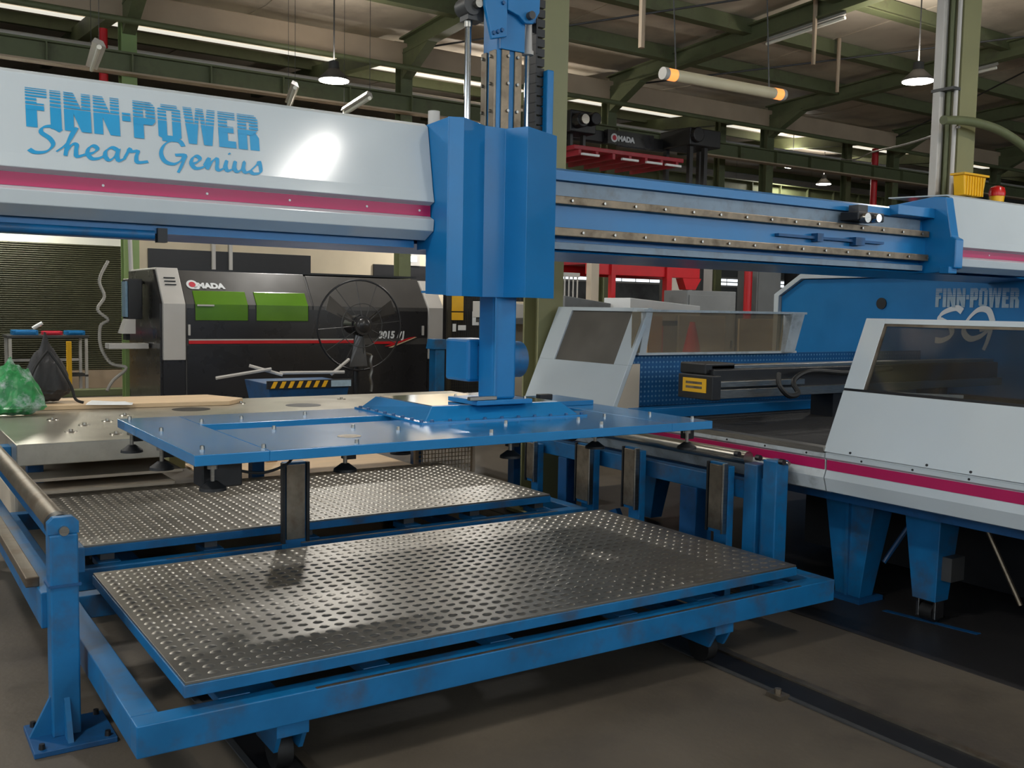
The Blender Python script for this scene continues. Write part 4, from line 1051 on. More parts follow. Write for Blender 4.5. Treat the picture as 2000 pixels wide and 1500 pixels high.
ribbon(mb, [(.95, 1.6), (.7, 1.72), (.2, 1.55), (0.05, 1.3), (.5, 1.05), (.55, .7), (.2, .5), (-.1, .5)], (.14, .2), .24, (0, 0), 8, .4)
ribbon(mb, [(1.95, 1.25), (1.75, 1.65), (1.35, 1.65), (.95, 1.25), (.85, .85), (1.1, .6), (1.5, .7), (1.85, 1.0)], (.14, .2), .24, (0.05, 0), 8, .4)
ribbon(mb, [(1.45, .95), (1.85, 1.0), (1.8, .6), (1.65, .2)], (.14, .2), .24, (0.05, 0), 8, .4)
part('lettering', place(mb, (8.196, 5.32, 1.34), (0, -1, 0), (0, 0, 1)), 'decal_white', pf, label='white script letters SG')
part('upper_housing', MB().prism([(6.3, 2.09), (6.3, 2.14), (5.6, 2.2), (-1, 2.2), (-1, 2.09)], 'x', 8.5, 10.0), 'white', pf, bevel=.004)
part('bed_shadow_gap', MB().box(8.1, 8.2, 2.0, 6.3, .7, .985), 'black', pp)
sp = thing('blue_post', (7.0, 12.9, 0), 'dark blue steel post beside the mesh fence', 'post')
part('shaft', MB().box(7.12, 7.28, 12.8, 13.0, 0, 1.05), 'blue_worn', sp, bevel=.01)
part('head', MB().prism([(7.07, 1.05), (7.33, 1.05), (7.3, 1.2), (7.1, 1.2)], 'y', 12.78, 13.02), 'blue_worn', sp, bevel=.006)
# beacon and amber box on the press
bc = thing('warning_beacon', (10.1, 5.95, 2.2), 'small red and amber beacon above the right hood', 'beacon')
part('stem', MB().cyl((10.1, 5.95, 2.2), (10.1, 5.95, 2.93), .025, n=10), 'grey_dark', bc, smooth=True)
part('amber_lens', MB().cyl((10.1, 5.95, 2.9), (10.1, 5.95, 2.96), .07, .075, n=14), 'yellow_tr', bc, smooth=True)
part('red_lens', MB().lathe((10.1, 5.95, 2.96), [(0, 0), (.08, 0), (.085, .04), (.07, .09), (.03, .11), (0, .11)], 16), 'beacon_red', bc, smooth=True)
yb_ = thing('amber_box', (9.43, 5.9, 2.2), 'amber ribbed box strapped to the tall khaki column', 'box')
part('body', MB().prism([(9.27, 2.9), (9.59, 2.9), (9.64, 3.1), (9.24, 3.1)], 'y', 5.8, 5.92), 'yellow_tr', yb_, bevel=.01)
for i in range(7):
    part('rib', MB().box(9.29 + i * .046, 9.305 + i * .046, 5.79, 5.8, 2.9, 3.09), 'yellow_tr', yb_)
part('rim', MB().box(9.22, 9.66, 5.78, 5.94, 3.1, 3.12), 'yellow', yb_)
part('bracket', MB().box(9.4, 9.48, 5.86, 5.9, 2.2, 2.9), 'grey_dark', yb_)
single('hose_arc', MB().tube([(9.0, 5.9, 3.62), (9.5, 5.9, 3.66), (10.0, 5.85, 3.6), (10.5, 5.8, 3.4), (10.75, 5.75, 3.05), (10.8, 5.75, 2.7), (10.8, 5.75, 0.0)], .045, 10), 'green_steel', 'thick olive hose arching past the tall khaki column', 'hose', smooth=True)
single('overhead_cable', MB().tube([(21.1, 16.66, 5.64), (18.5, 14.2, 5.12), (15.0, 11.2, 4.55), (12.0, 8.4, 4.02), (9.4, 5.98, 3.61)], .014, 6), 'cable', 'thin grey cable running from the tall khaki column back to the crane beam', 'cable', smooth=True)

# ------------------------------------------------------------------ STEEL TABLE at left and boards below
st = thing('steel_table', (3.0, 8.2, 0), 'large stainless topped table with bolts and round holes behind the panel', 'table')
part('top', MB().box(.79, 5.4, 6.86, 9.35, .62, .76), 'slab', st, bevel=.006)
for (x, y) in ((2.35, 8.55), (3.35, 8.5), (4.6, 8.6)):
    part('round_hole', MB().lathe((x, y, .7601), [(0, 0), (.16, 0), (.16, .0015), (0, .0015)], 28), 'black', st)
for i, (x, y) in enumerate(((1.2, 7.4), (1.45, 7.15), (1.35, 7.75), (1.6, 7.5), (1.55, 7.95), (1.2, 8.2), (1.75, 8.3), (2.6, 7.6), (3.1, 7.9), (2.9, 8.9), (3.8, 8.1), (3.9, 8.9), (2.0, 8.9), (4.3, 8.4))):
    part('bolt_disc', MB().lathe((x, y, .76), [(0, 0), (.045, 0), (.04, .006), (0, .006)], 18).cyl((x, y, .766), (x, y, .78), .014, n=6), 'steel', st, smooth=True)
for (x, y) in ((.95, 7.3), (2.6, 7.6), (4.9, 7.3), (.95, 9.2), (4.9, 9.2)):
    part('leg', MB().box(x - .05, x + .05, y - .05, y + .05, 0, .62), 'blue_dark', st, bevel=.004)
part('shelf', MB().box(.82, 1.85, 6.95, 9.2, .495, .515), 'wood2', st, bevel=.003)
part('arm', MB().box(.45, .79, 7.1, 7.25, .62, .72), 'blue_worn', st, bevel=.006)
single('plywood_board', MB().box(.78, 1.8, 6.93, 8.2, .0, .44), 'wood2', 'pale stack of boards on the floor under the steel table', 'board', bevel=.02)
single('plywood_board', MB().box(2.72, 4.8, 6.95, 10.2, .0, .02), 'wood', 'light plywood sheet lying on the floor behind the far pallet', 'board', bevel=.003)
single('plywood_board', MB().prism([(1.0, 8.95), (2.75, 8.75), (2.95, 9.0), (2.75, 9.45), (1.0, 9.6)], 'z', .762, .80), 'wood', 'plywood offcut lying on the back of the steel table', 'board', bevel=.004)
for i, (x, y, d, h, lb) in enumerate(((2.5, 9.9, .16, .55, 'short khaki stub post under the steel table, left'), (2.95, 10.0, .1, .5, 'thin wooden stub post under the steel table'), (3.5, 9.9, .12, .5, 'wooden stub post under the steel table, right'))):
    single('stub_post', MB().box(x, x + d, y, y + d, .021, h), 'green_col' if i == 0 else 'wood', lb, 'post', bevel=.006)

def blob(name, c, r, M_, label, cat, sq, seed, top=None):
    random.seed(seed)
    bm = bmesh.new()
    bmesh.ops.create_icosphere(bm, subdivisions=4, radius=1)
    ph = [random.uniform(0, 6.28) for _ in range(8)]
    for v in bm.verts:
        p = v.co.copy()
        n = .1 * math.sin(5 * p.x + ph[0]) * math.sin(4 * p.z + ph[1]) + .07 * math.sin(9 * p.y + 3 * p.z + ph[2]) + .05 * math.sin(14 * p.x - 6 * p.z + ph[3]) + .03 * math.sin(22 * p.z + 9 * p.y + ph[4])
        p *= 1 + n
        z = p.z
        if z < 0: z *= .25
        w = 1 - (max(z, 0) ** 1.4) * sq
        v.co = Vector((p.x * w * r[0], p.y * w * r[1], z * r[2]))
    zmin = min(v.co.z for v in bm.verts)
    for v in bm.verts:
        v.co.z -= zmin
    mb = MB()
    bm.verts.ensure_lookup_table()
    mb.v = [tuple(Vector(c) + v.co) for v in bm.verts]; mb.f = [tuple(q.index for q in f.verts) for f in bm.faces]
    bm.free()
    return mb
t = thing('tote_bag', (1.3, 9.15, .8), 'slumped black nylon bag on the steel table', 'bag')
part('body', blob('b', (1.3, 9.2, .803), (.19, .15, .44), 'bag_black', '', '', .72, 3), 'bag_black', t, smooth=True)
part('strap', MB().tube([(1.32, 9.1, 1.24), (1.4, 9.05, 1.1), (1.47, 9.02, .95), (1.5, 9.0, .84), (1.56, 8.98, .81)], .012), 'rubber', t, smooth=True)
part('strap', MB().tube([(1.3, 9.1, 1.25), (1.2, 9.05, 1.12), (1.15, 9.0, .98), (1.2, 8.98, .84)], .012), 'rubber', t, smooth=True)
t = thing('plastic_bag', (.98, 8.6, .8), 'crumpled green printed plastic bag at the left edge of the table', 'bag')
part('body', blob('b', (.98, 8.62, .763), (.24, .15, .33), 'bag_green', '', '', .45, 11), 'bag_green', t, smooth=True)
part('handle', MB().tube([(.93, 8.62, 1.0), (.91, 8.62, 1.1), (.98, 8.62, 1.14), (1.04, 8.62, 1.04)], .015), 'bag_green', t, smooth=True)
single('plastic_wrap', MB().hexa([(1.55, 8.85, .801), (1.9, 8.7, .801), (1.95, 8.9, .801), (1.6, 9.05, .801)], [(1.6, 8.9, .82), (1.85, 8.76, .83), (1.9, 8.86, .812), (1.63, 9.0, .825)]), 'decal_white', 'crumpled white plastic wrap next to the black bag', 'plastic wrap', bevel=.004)

# ------------------------------------------------------------------ BLACK LASER CUTTER
lm = thing('laser_cutter', (5.9, 15.6, 0), 'long black laser cutting machine with green windows and red stripe', 'machine')
YF = 14.6
def prof(zs):
    """front outline of the cutter: vertical to z=1.66, then leaning back"""
    return [(YF + max(0, z - 1.66) * .8, z) for z in zs]
def body_poly(z0, z1, off=0.0, dep=2.0):
    zs = [z0] + ([1.66] if z0 < 1.66 < z1 else []) + [z1]
    return [(y + off, z) for y, z in prof(zs)] + [(YF + dep, z1), (YF + dep, z0)]
part('body', MB().prism(body_poly(.12, 2.16), 'x', 3.94, 5.905), 'black_mid', lm, bevel=.01)
part('body', MB().prism(body_poly(.12, 2.14), 'x', 5.925, 7.955), 'black_mid', lm, bevel=.01)
part('top_lid', MB().box(3.7, 7.95, YF + .42, YF + 2.0, 2.16, 2.19), 'black', lm)
part('seam', MB().prism(body_poly(.13, 2.13, .01), 'x', 5.9, 5.93), 'black', lm)
low = part('lower_skirt', MB().box(3.96, 7.95, YF - .012, YF, .2, 1.05), 'black_gloss', lm)
part('middle_band', MB().box(3.96, 7.95, YF - .008, YF, 1.16, 1.60), 'black_gloss', lm)
ge = part('grey_end_panel', MB().prism(body_poly(.84, 2.19, -.03), 'x', 3.62, 3.935), 'grey_panel', lm, bevel=.008, label='warm grey end panel')
for z in (1.93, 1.98, 2.03):
    y = YF + (z - 1.66) * .8 - .034
    part('vent_slot', MB().box(3.7, 3.86, y - .004, y + .01, z, z + .018), 'black', ge)
part('end_base', MB().box(3.62, 3.935, YF, YF + 2.0, .12, .84), 'black_gloss', lm)
part('grey_end_panel', MB().prism(body_poly(.8, 2.12, -.03), 'x', 7.965, 8.25), 'grey_panel', lm, bevel=.008, label='warm grey end panel')
part('end_base', MB().box(7.965, 8.25, YF, YF + 2.0, .12, .8), 'black_gloss', lm)
part('left_side', MB().prism(body_poly(.12, 2.16, .04), 'x', 3.585, 3.62), 'black_gloss', lm)
part('plinth', MB().box(3.7, 8.2, YF + .1, YF + 1.9, 0, .13), 'black', lm)
for (x0, x1) in ((4.08, 4.87), (5.0, 5.83)):
    w = part('green_window', MB().prism([(y - .015, z) for y, z in prof([1.42, 1.66, 1.86])] + [(y + .01, z) for y, z in prof([1.42, 1.66, 1.86])][::-1], 'x', x0, x1), 'green_glass', lm, bevel=.01, label='bright green safety window')
    part('window_gasket', MB().box(x0 - .012, x1 + .012, YF - .012, YF + .004, 1.405, 1.42).box(x0 - .012, x0, YF - .012, YF + .004, 1.42, 1.66).box(x1, x1 + .012, YF - .012, YF + .004, 1.42, 1.66), 'black', w)
part('window_handle', MB().box(4.1, 4.35, YF - .05, YF - .03, 1.63, 1.655), 'grey_panel', lm, bevel=.004)
part('red_stripe', MB().box(3.98, 6.72, YF - .03, YF - .005, 1.075, 1.125), 'red', lm, bevel=.003, label='red stripe')
part('stripe_edge', MB().box(3.98, 6.72, YF - .032, YF - .006, 1.125, 1.145), 'grey_panel', lm)
part('red_stripe', MB().box(6.95, 7.4, YF - .03, YF - .01, 1.06, 1.1), 'red', lm)
part('swoosh', MB().prism([(7.15, 1.02), (7.25, 1.02), (7.72, 1.18), (7.6, 1.16)], 'y', YF - .035, YF - .015), 'red', lm)
part('swoosh', MB().prism([(7.22, 1.0), (7.28, 1.0), (7.74, 1.17), (7.7, 1.17)], 'y', YF - .037, YF - .017), 'wood', lm)
part('door_handle', MB().box(3.97, 4.0, YF - .05, YF - .01, 1.2, 1.36), 'grey_panel', lm, bevel=.004)
part('door_handle', MB().box(7.84, 7.87, YF - .05, YF - .01, 1.2, 1.36), 'grey_panel', lm, bevel=.004)
# lettering
tl = Vector((0, .8, 1)).normalized()
lo_ = (4.17, YF + (1.9 - 1.66) * .8 - .006, 1.9)
part('lettering', place(text_mesh('MADA', .135, .002, .009, 0, 1.05), lo_, (1, 0, 0), tl), 'decal_white', lm, label='white AMADA lettering')
lg = part('logo_ring', place(MB().cyl((0, .06, 0), (0, .06, .004), .085, n=24).box(.02, .09, -.025, .03, 0, .004), (4.1, lo_[1], 1.9), (1, 0, 0), tl), 'decal_white', lm, label='round white initial A with red dot')
part('logo_dot', place(MB().cyl((0, .06, .004), (0, .06, .007), .05, n=20), (4.1, lo_[1], 1.9), (1, 0, 0), tl), 'decal_red', lg)
part('lettering', place(text_mesh('3015', .16, .002, .007, .15, .9), (7.04, YF - .016, 1.155), (1, 0, 0), (0, 0, 1)), 'decal_white', lm, label='white 3015 AJ lettering')
part('lettering', place(MB().add([(.0, 0, 0), (.022, 0, 0), (.07, .11, 0), (.048, .11, 0), (.035, 0, 0), (.057, 0, 0), (.105, .11, 0), (.083, .11, 0)], [(0, 1, 2, 3), (4, 5, 6, 7)]), (7.37, YF - .018, 1.155), (1, 0, 0), (0, 0, 1)), 'decal_white', lm)
part('lettering', place(text_mesh('J', .16, .002, .007, .15, .9), (7.47, YF - .016, 1.155), (1, 0, 0), (0, 0, 1)), 'decal_white', lm)
# control arm at the left end
ca = part('control_arm', MB().box(3.3, 3.58, 15.6, 15.7, 1.95, 2.0).box(3.3, 3.36, 15.5, 15.7, 1.1, 2.0), 'black', lm, bevel=.006)
part('screen', MB().hexa([(3.27, 15.35, 1.45), (3.27, 15.62, 1.45), (3.27, 15.62, 1.98), (3.27, 15.35, 1.98)], [(3.3, 15.35, 1.45), (3.3, 15.62, 1.45), (3.3, 15.62, 1.98), (3.3, 15.35, 1.98)]), 'screen', ca, label='pale screen')
part('screen_case', MB().box(3.3, 3.5, 15.3, 15.66, 1.42, 2.02), 'black', ca, bevel=.01)
part('keyboard_box', MB().hexa([(3.2, 15.3, 1.2), (3.4, 15.3, 1.2), (3.4, 15.6, 1.2), (3.2, 15.6, 1.2)], [(3.28, 15.3, 1.42), (3.4, 15.3, 1.42), (3.4, 15.6, 1.42), (3.28, 15.6, 1.42)]), 'grey_panel', ca, bevel=.006)
part('tray', MB().box(3.0, 3.56, 15.2, 15.5, .98, 1.06), 'grey_panel', ca, bevel=.006)
part('cable', MB().tube([(3.2, 16.2, 2.3), (3.05, 16.1, 2.0), (3.1, 16.0, 1.75), (2.98, 15.9, 1.55), (3.12, 15.85, 1.4), (3.0, 15.8, 1.3), (2.98, 15.7, 1.0), (3.1, 15.6, .75), (3.3, 15.5, .68), (3.1, 15.45, .5), (3.0, 15.4, .35)], .025, 8), 'cable', ca, smooth=True)
part('cable_post', MB().cyl((3.66, 16.75, 2.16), (3.62, 16.75, 3.6), .035, n=8), 'grey_panel', lm, smooth=True)

# pedestal fan in front of the cutter
pf_ = thing('pedestal_fan', (5.72, 12.4, 0), 'large black pedestal fan with round wire guard before the cutter', 'fan')
fc = (5.7, 12.4, 1.41)
part('guard_ring', MB().ring(fc, 'y', .62, .014, 48, 6), 'black', pf_, smooth=True)
part('guard_ring', MB().ring((5.7, 12.32, 1.41), 'y', .3, .006, 40, 5), 'grey_dark', pf_, smooth=True)
for i in range(12):
    a = 2 * math.pi * i / 12 + .1
    part('guard_wire', MB().cyl((fc[0] + .12 * math.cos(a), 12.3, fc[2] + .12 * math.sin(a)), (fc[0] + .62 * math.cos(a), 12.4, fc[2] + .62 * math.sin(a)), .006, n=5), 'grey_dark', pf_)
part('hub', MB().cyl((fc[0], 12.26, fc[2]), (fc[0], 12.34, fc[2]), .13, n=24).cyl((fc[0], 12.24, fc[2]), (fc[0], 12.26, fc[2]), .07, .1, n=24), 'black_gloss', pf_, smooth=True)
part('motor', MB().cyl((fc[0], 12.34, fc[2]), (fc[0], 12.68, fc[2]), .15, .12, n=20), 'black', pf_, smooth=True)
for i in range(3):
    a = 2 * math.pi * i / 3 + .45
    u = Vector((math.cos(a), 0, math.sin(a))); w = Vector((-math.sin(a), 0, math.cos(a)))
    c = Vector((fc[0], 12.38, fc[2]))
    B = [c + u * .1 - w * .04 + Vector((0, .03, 0)), c + u * .1 + w * .04 - Vector((0, .03, 0)), c + u * .55 + w * .13 - Vector((0, .05, 0)), c + u * .58 - w * .09 + Vector((0, .05, 0))]
    part('blade', MB().hexa(B, [p + Vector((0, .008, 0)) for p in B]), 'black_mid', pf_)
part('pole', MB().cyl((5.72, 12.55, .05), (5.72, 12.55, 1.3), .05, .035, n=14), 'black', pf_, smooth=True)
part('base', MB().lathe((5.72, 12.55, 0), [(0, 0), (.36, 0), (.36, .03), (.1, .07), (.06, .12), (0, .12)], 28), 'black', pf_, smooth=True)
single('hanging_chain', MB().tube([(5.84, 12.3, 1.0), (5.82, 12.3, .9), (5.84, 12.3, .8), (5.82, 12.3, .7), (5.84, 12.3, .6), (5.83, 12.3, .5)], .022, 6).tube([(5.84, 12.32, 1.0), (5.8, 12.4, 1.02), (5.76, 12.5, 1.0)], .02, 6), 'steel', 'pale chain hanging from the fan pole', 'chain', smooth=True)

# bin with hazard stripes and scrap
hz = thing('scrap_bin', (4.65, 12.0, 0), 'dark blue scrap bin with yellow black hazard edge', 'bin')
part('body', MB().hexa([(4.25, 11.7, 0), (5.1, 11.7, 0), (5.1, 12.4, 0), (4.25, 12.4, 0)], [(4.12, 11.6, .70), (5.2, 11.6, .70), (5.2, 12.5, .70), (4.12, 12.5, .70)]), 'blue_dark', hz, bevel=.006)
part('rim', MB().box(4.1, 5.22, 11.57, 11.61, .64, .74), 'black', hz)
for i in range(7):
    x = 4.14 + i * .11
    part('hazard_stripe', MB().prism([(x, .65), (x + .05, .65), (x + .09, .73), (x + .04, .73)], 'y', 11.564, 11.572), 'yellow', hz)
part('label_plate', MB().box(4.93, 5.2, 11.56, 11.57, .65, .73), 'decal_pale', hz)
for i, (a, b, lb) in enumerate((((3.6, 12.0, .76), (4.3, 12.0, .86), 'bent steel offcut sticking out left of the scrap bin'), ((4.05, 12.1, .9), (4.45, 12.0, .78), 'short steel offcut on the left rim of the scrap bin'), ((4.45, 12.1, .8), (5.3, 12.0, .8), 'long flat steel bar lying across the scrap bin'), ((5.2, 12.2, .76), (5.5, 12.3, .95), 'upright steel offcut at the right of the scrap bin'))):
    single('steel_offcut', MB().cyl(a, b, .022, n=6), 'grey_panel', lb, 'scrap')

# workbench at far left
wb = thing('workbench', (2.75, 19.5, 0), 'small grey steel workbench against the shutter', 'bench')
part('top', MB().box(2.1, 3.45, 19.2, 19.9, 1.0, 1.05), 'grey_dark', wb, bevel=.006)
for (x, y) in ((2.13, 19.23), (3.38, 19.23), (2.13, 19.83), (3.38, 19.83)):
    part('leg', MB().box(x, x + .05, y, y + .05, 0, 1.0), 'grey_panel', wb)
part('lower_shelf', MB().box(2.12, 3.43, 19.22, 19.88, .3, .33), 'grey_dark', wb)
part('crossbar', MB().box(2.18, 3.4, 19.85, 19.88, .55, .6), 'grey_panel', wb)
single('parts_tray', MB().box(2.2, 2.62, 19.3, 19.6, 1.05, 1.14).box(2.24, 2.58, 19.28, 19.3, 1.07, 1.12), 'blue', 'blue parts tray at the left of the workbench', 'tray', bevel=.01)
single('parts_tray', MB().box(2.7, 3.02, 19.3, 19.6, 1.05, 1.12).box(2.74, 2.98, 19.28, 19.3, 1.07, 1.1), 'decal_red', 'red parts tray in the middle of the workbench', 'tray', bevel=.01)
single('parts_tray', MB().box(3.08, 3.4, 19.3, 19.6, 1.05, 1.13).box(3.12, 3.36, 19.28, 19.3, 1.07, 1.11), 'blue', 'blue parts tray at the right of the workbench', 'tray', bevel=.01)
single('paper_roll', MB().cyl((2.52, 19.25, 1.17), (2.68, 19.25, 1.27), .035, n=10), 'decal_white', 'white paper roll leaning on the blue tray', 'paper roll', smooth=True)
single('yellow_post', MB().box(3.02, 3.1, 18.9, 18.98, 0, .95), 'yellow', 'yellow post standing before the workbench', 'post', bevel=.006)
single('floor_sill', MB().box(-2, 4.6, 18.4, 18.7, 0, .12), 'green_steel', 'low olive floor sill left of the cutter', 'sill', bevel=.01)

# mesh fence with signs right of the cutter
mf = thing('mesh_fence', (8.1, 13.4, 0), 'dark wire mesh fence with signs right of the black cutter', 'fence')
part('frame', MB().box(7.66, 7.72, 13.38, 13.44, 0, 2.05).box(9.1, 9.16, 13.38, 13.44, 0, 2.05).box(7.66, 9.16, 13.38, 13.44, 2.0, 2.05).box(7.66, 9.16, 13.38, 13.44, .05, .1), 'mesh', mf)
mb = MB()
for i in range(34):
    x = 7.74 + i * .04
    mb.box(x, x + .007, 13.4, 13.407, .1, 2.0)
for i in range(38):
    z = .12 + i * .05
    mb.box(7.72, 9.1, 13.407, 13.413, z, z + .007)
part('wire_mesh', mb, 'mesh', mf, kind='stuff')
part('mid_rail', MB().box(7.66, 9.1, 13.36, 13.39, .97, 1.0), 'grey_panel', mf)
part('yellow_sign', MB().box(7.72, 7.93, 13.37, 13.38, 1.62, 1.86), 'yellow', mf)
part('yellow_sign', MB().box(7.72, 7.93, 13.37, 13.38, 1.48, 1.6), 'yellow', mf)
for (x0, x1, z0, z1) in ((7.74, 7.8, 1.3, 1.42), (7.84, 7.98, 1.32, 1.4), (8.1, 8.22, 1.4, 1.62), (7.95, 8.22, 1.0, 1.2), (7.74, 7.8, 1.02, 1.08)):
    part('notice', MB().box(x0, x1, 13.37, 13.38, z0, z1), 'decal_white', mf)
part('dark_backing', MB().box(7.7, 9.12, 13.6, 13.62, 0, 2.02), 'black', mf)
m2 = thing('mesh_fence', (4.75, 8.4, 0), 'beige wire mesh panel standing behind the far pallet end', 'fence')
part('frame', MB().box(4.45, 4.48, 8.38, 8.42, .02, .6).box(5.1, 5.13, 8.38, 8.42, .02, .6).box(4.45, 5.13, 8.38, 8.42, .57, .6), 'wood2', m2)
mb = MB()
for i in range(16):
    mb.box(4.49 + i * .038, 4.497 + i * .038, 8.4, 8.406, .02, .57)
for i in range(14):
    mb.box(4.48, 5.1, 8.406, 8.411, .03 + i * .04, .037 + i * .04)
part('wire_mesh', mb, 'wood2', m2, kind='stuff')
for k in (0, 1):
    bpy.context.view_layer.update()

# ------------------------------------------------------------------ STORAGE TOWER AND RED LIFT behind
tw = thing('storage_tower', (12.8, 15.0, 0), 'black sheet storage tower with raised dark red tray', 'storage tower')
for (x, y) in ((13.95, 14.7), (14.35, 14.7), (14.6, 15.1), (13.95, 15.4), (11.2, 15.6)):
    part('upright', MB().box(x, x + .09, y, y + .09, 0, 5.25), 'black', tw)
part('tower_head', MB().box(13.85, 14.7, 14.6, 15.5, 5.0, 5.35).cyl((14.0, 14.5, 5.2), (14.0, 14.62, 5.2), .15, n=14), 'black', tw, bevel=.02)
bm_ = part('cross_beam', MB().box(11.0, 14.0, 15.4, 15.6, 4.98, 5.2), 'black', tw, bevel=.01)
part('name_plate', MB().box(12.3, 13.5, 15.28, 15.4, 4.95, 5.22), 'black_gloss', bm_)
part('lettering', place(text_mesh('MADA', .14, .002, .009, 0, 1.05), (12.55, 15.27, 5.02), (1, 0, 0), (0, 0, 1)), 'decal_white', bm_, label='white AMADA lettering')
lg = part('logo_ring', place(MB().cyl((0, .05, 0), (0, .05, .004), .085, n=20), (12.46, 15.275, 5.02), (1, 0, 0), (0, 0, 1)), 'decal_white', bm_)
part('logo_dot', place(MB().cyl((0, .05, .004), (0, .05, .007), .05, n=16), (12.46, 15.275, 5.02), (1, 0, 0), (0, 0, 1)), 'decal_red', lg)
part('tray', MB().box(10.9, 13.6, 14.5, 15.9, 4.60, 4.68), 'red_dark', tw, bevel=.01, label='dark red lifting tray')
for i in range(7):
    x = 11.0 + i * .4
    part('tray_rib', MB().box(x, x + .06, 14.5, 15.9, 4.5, 4.6), 'red_dark', tw)
for (x, y) in ((11.05, 14.48), (12.0, 14.48), (13.1, 14.48), (12.6, 14.48)):
    part('suction_pad', MB().box(x, x + .4, y - .03, y + .02, 4.5, 4.54), 'decal_white', tw)
hd = part('lift_motor', MB().box(10.95, 11.55, 14.7, 15.2, 4.95, 5.35).cyl((11.1, 14.7, 5.15), (11.1, 14.5, 5.15), .14, n=14).cyl((11.4, 14.7, 5.2), (11.4, 14.5, 5.2), .12, n=14), 'black', tw, bevel=.02)
part('motor_cap', MB().cyl((11.1, 14.5, 5.15), (11.1, 14.44, 5.15), .09, n=12), 'steel', hd, smooth=True)
for x in (11.1, 11.4):
    part('hanger', MB().box(x, x + .06, 14.9, 15.0, 4.68, 4.95), 'black', tw)

rl = thing('lift_table', (12.4, 14.2, 0), 'bright red loading lift seen below the gantry beam', 'lift table')
part('deck_beam', MB().box(10.9, 13.65, 14.0, 14.1, 2.32, 2.72), 'red', rl, bevel=.01)
part('deck_beam', MB().box(10.9, 13.65, 15.0, 15.1, 2.32, 2.62), 'red', rl, bevel=.01)
part('deck', MB().box(10.9, 13.65, 14.1, 15.0, 2.5, 2.56), 'red_dark', rl)
part('pillar', MB().box(11.4, 11.5, 13.95, 14.05, 0, 2.7), 'red', rl, bevel=.006)
part('pillar', MB().box(12.75, 12.88, 13.95, 14.08, 0, 2.7), 'red', rl, bevel=.006)
part('nose', MB().prism([(13.3, 2.1), (13.55, 2.1), (13.7, 2.32), (13.2, 2.32)], 'y', 14.0, 14.2), 'red', rl, bevel=.006)
# pale frame post and machine parts between housing and gantry
single('pale_post', MB().box(8.62, 8.76, 11.0, 11.12, 0, 2.6), 'wood2', 'slim pale beige post left of the red lift', 'post', bevel=.006)
mg = thing('white_grille', (8.3, 11.2, 0), 'pale vertical bar grille beside the carriage housing', 'grille')
for i in range(6):
    part('bar', MB().box(8.15 + i * .075, 8.165 + i * .075, 11.2, 11.215, .0, 2.2), 'grey_panel', mg)
part('rail', MB().box(8.13, 8.56, 11.19, 11.225, 2.14, 2.2).box(8.13, 8.56, 11.19, 11.225, 1.8, 1.83), 'grey_panel', mg)
cabs = [('electric_cabinet', 7.9, 8.5, 12.0, 12.5, 1.78, 'cream', 'cream cabinet left of the khaki column base'),
        ('electric_cabinet', 12.0, 13.2, 12.6, 13.2, 2.05, 'farwall', 'grey cabinet with slanted sheet behind the white housing'),
        ('electric_cabinet', 15.3, 16.3, 16.3, 17.0 - .3, 2.9, 'grey_panel', 'tall pale cabinet right of the red lift'),
        ('electric_cabinet', 17.0, 17.8, 15.6, 16.2, 3.0, 'farwall', 'tall grey cabinet with control panel under the beam'),
        ('electric_cabinet', 17.9, 18.3, 15.2, 15.6, 3.0, 'black', 'narrow black cabinet beside the grey one'),
        ('electric_cabinet', 19.9, 21.2, 15.2, 16.0, 2.9, 'grey_panel', 'pale blue grey machine box before the press frame')]
for nm, x0, x1, y0, y1, h, M_, lb in cabs:
    t = thing(nm, ((x0 + x1) / 2, (y0 + y1) / 2, 0), lb, 'cabinet')
    part('body', MB().box(x0, x1, y0, y1, .08, h), M_, t, bevel=.01)
    part('plinth', MB().box(x0 + .03, x1 - .03, y0 + .03, y1 - .03, 0, .08), 'black', t)
    part('door', MB().box(x0 + .04, x1 - .04, y0 - .015, y0, .14, h - .08), M_, t, bevel=.004)
    part('handle', MB().box(x1 - .12, x1 - .09, y0 - .04, y0 - .015, h * .5, h * .5 + .14), 'black', t)
for x, y, lb in ((16.5, 15.4, 'red hose reel post between the cabinets'), (21.6, 15.0, 'red gas bottle pipe left of the press frame')):
    single('red_pipe', MB().cyl((x, y, 0), (x, y, 2.75), .09, n=12), 'red', lb, 'pipe', smooth=True)
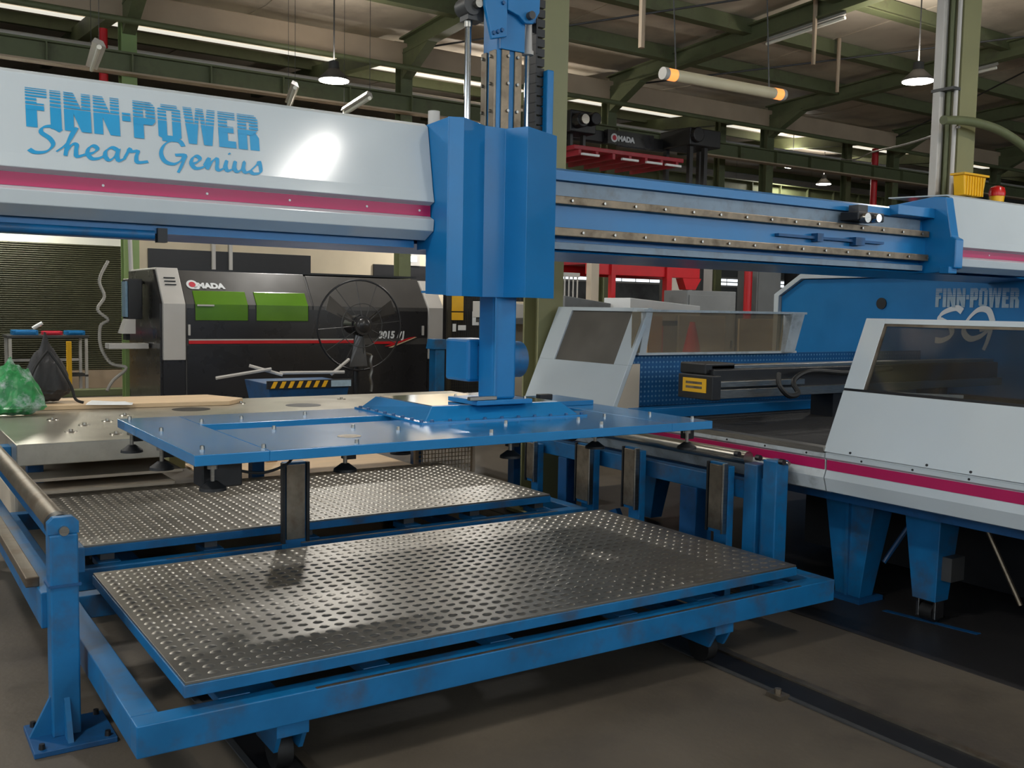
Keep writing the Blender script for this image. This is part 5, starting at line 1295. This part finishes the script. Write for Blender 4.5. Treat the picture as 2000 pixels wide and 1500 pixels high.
# stacked white sheets and plates over the guard
for i, (x0, x1, y0, z0, z1, M_, lb) in enumerate(((7.65, 8.8, 9.0, 1.70, 1.83, 'decal_white', 'white panel lying on the rack behind the clear guard'), (6.9, 7.6, 9.3, 1.66, 1.84, 'farwall', 'grey steel plate on the rack behind the white housing'), (6.3, 7.6, 9.9, 1.64, 1.76, 'grey_panel', 'long pale plate at the back of the rack'))):
    single('spare_sheet', MB().hexa([(x0, y0, 1.561), (x1, y0, 1.561), (x1, y0 + .5, 1.561), (x0, y0 + .5, 1.561)], [(x0, y0, z1), (x1, y0, z1 - .08), (x1, y0 + .5, z1 - .08), (x0, y0 + .5, z1)]), M_, lb, 'metal sheet', bevel=.006)
rk = thing('plate_rack', (7.5, 9.6, 0), 'dark steel rack carrying plates behind the press guard', 'rack')
for (x, y) in ((6.4, 9.1), (8.6, 9.1), (6.4, 10.2), (8.6, 10.2)):
    part('leg', MB().box(x, x + .07, y, y + .07, 0, 1.5), 'grey_dark', rk)
part('top_frame', MB().box(6.35, 8.75, 9.02, 10.4, 1.5, 1.56), 'grey_dark', rk)
part('back_sheet', MB().box(6.4, 8.7, 10.3, 10.33, .2, 1.5), 'cream', rk)
cn = thing('traffic_cone', (8.0, 8.3, 0), 'red traffic cone seen through the clear guard', 'cone')
part('cone', MB().lathe((8.0, 8.3, .98), [(.17, 0), (.15, .03), (.03, .58), (0, .58)], 20), 'red', cn, smooth=True)
part('base', MB().box(7.82, 8.18, 8.12, 8.48, .94, .98), 'red_dark', cn, bevel=.01)
part('stand', MB().box(7.75, 8.25, 8.05, 8.55, 0, .94), 'grey_dark', cn)
for x0, x1, y, h, M_, lb in ((7.3, 7.9, 8.7, 1.62, 'wood', 'tan board standing upright behind the clear guard, left of the cone'), (9.3, 10.2, 8.8, 1.6, 'cream', 'cream board standing upright behind the clear guard, right of the cone'), (8.4, 9.2, 8.95, 1.63, 'grey_panel', 'grey board standing upright behind the clear guard')):
    t = thing('upright_board', ((x0 + x1) / 2, y, 0), lb, 'board')
    part('board', MB().box(x0, x1, y, y + .03, .02, h), M_, t, bevel=.004)
    part('foot', MB().box(x0 + .05, x0 + .12, y - .1, y + .13, 0, .04), 'grey_dark', t)
    part('foot', MB().box(x1 - .12, x1 - .05, y - .1, y + .13, 0, .04), 'grey_dark', t)
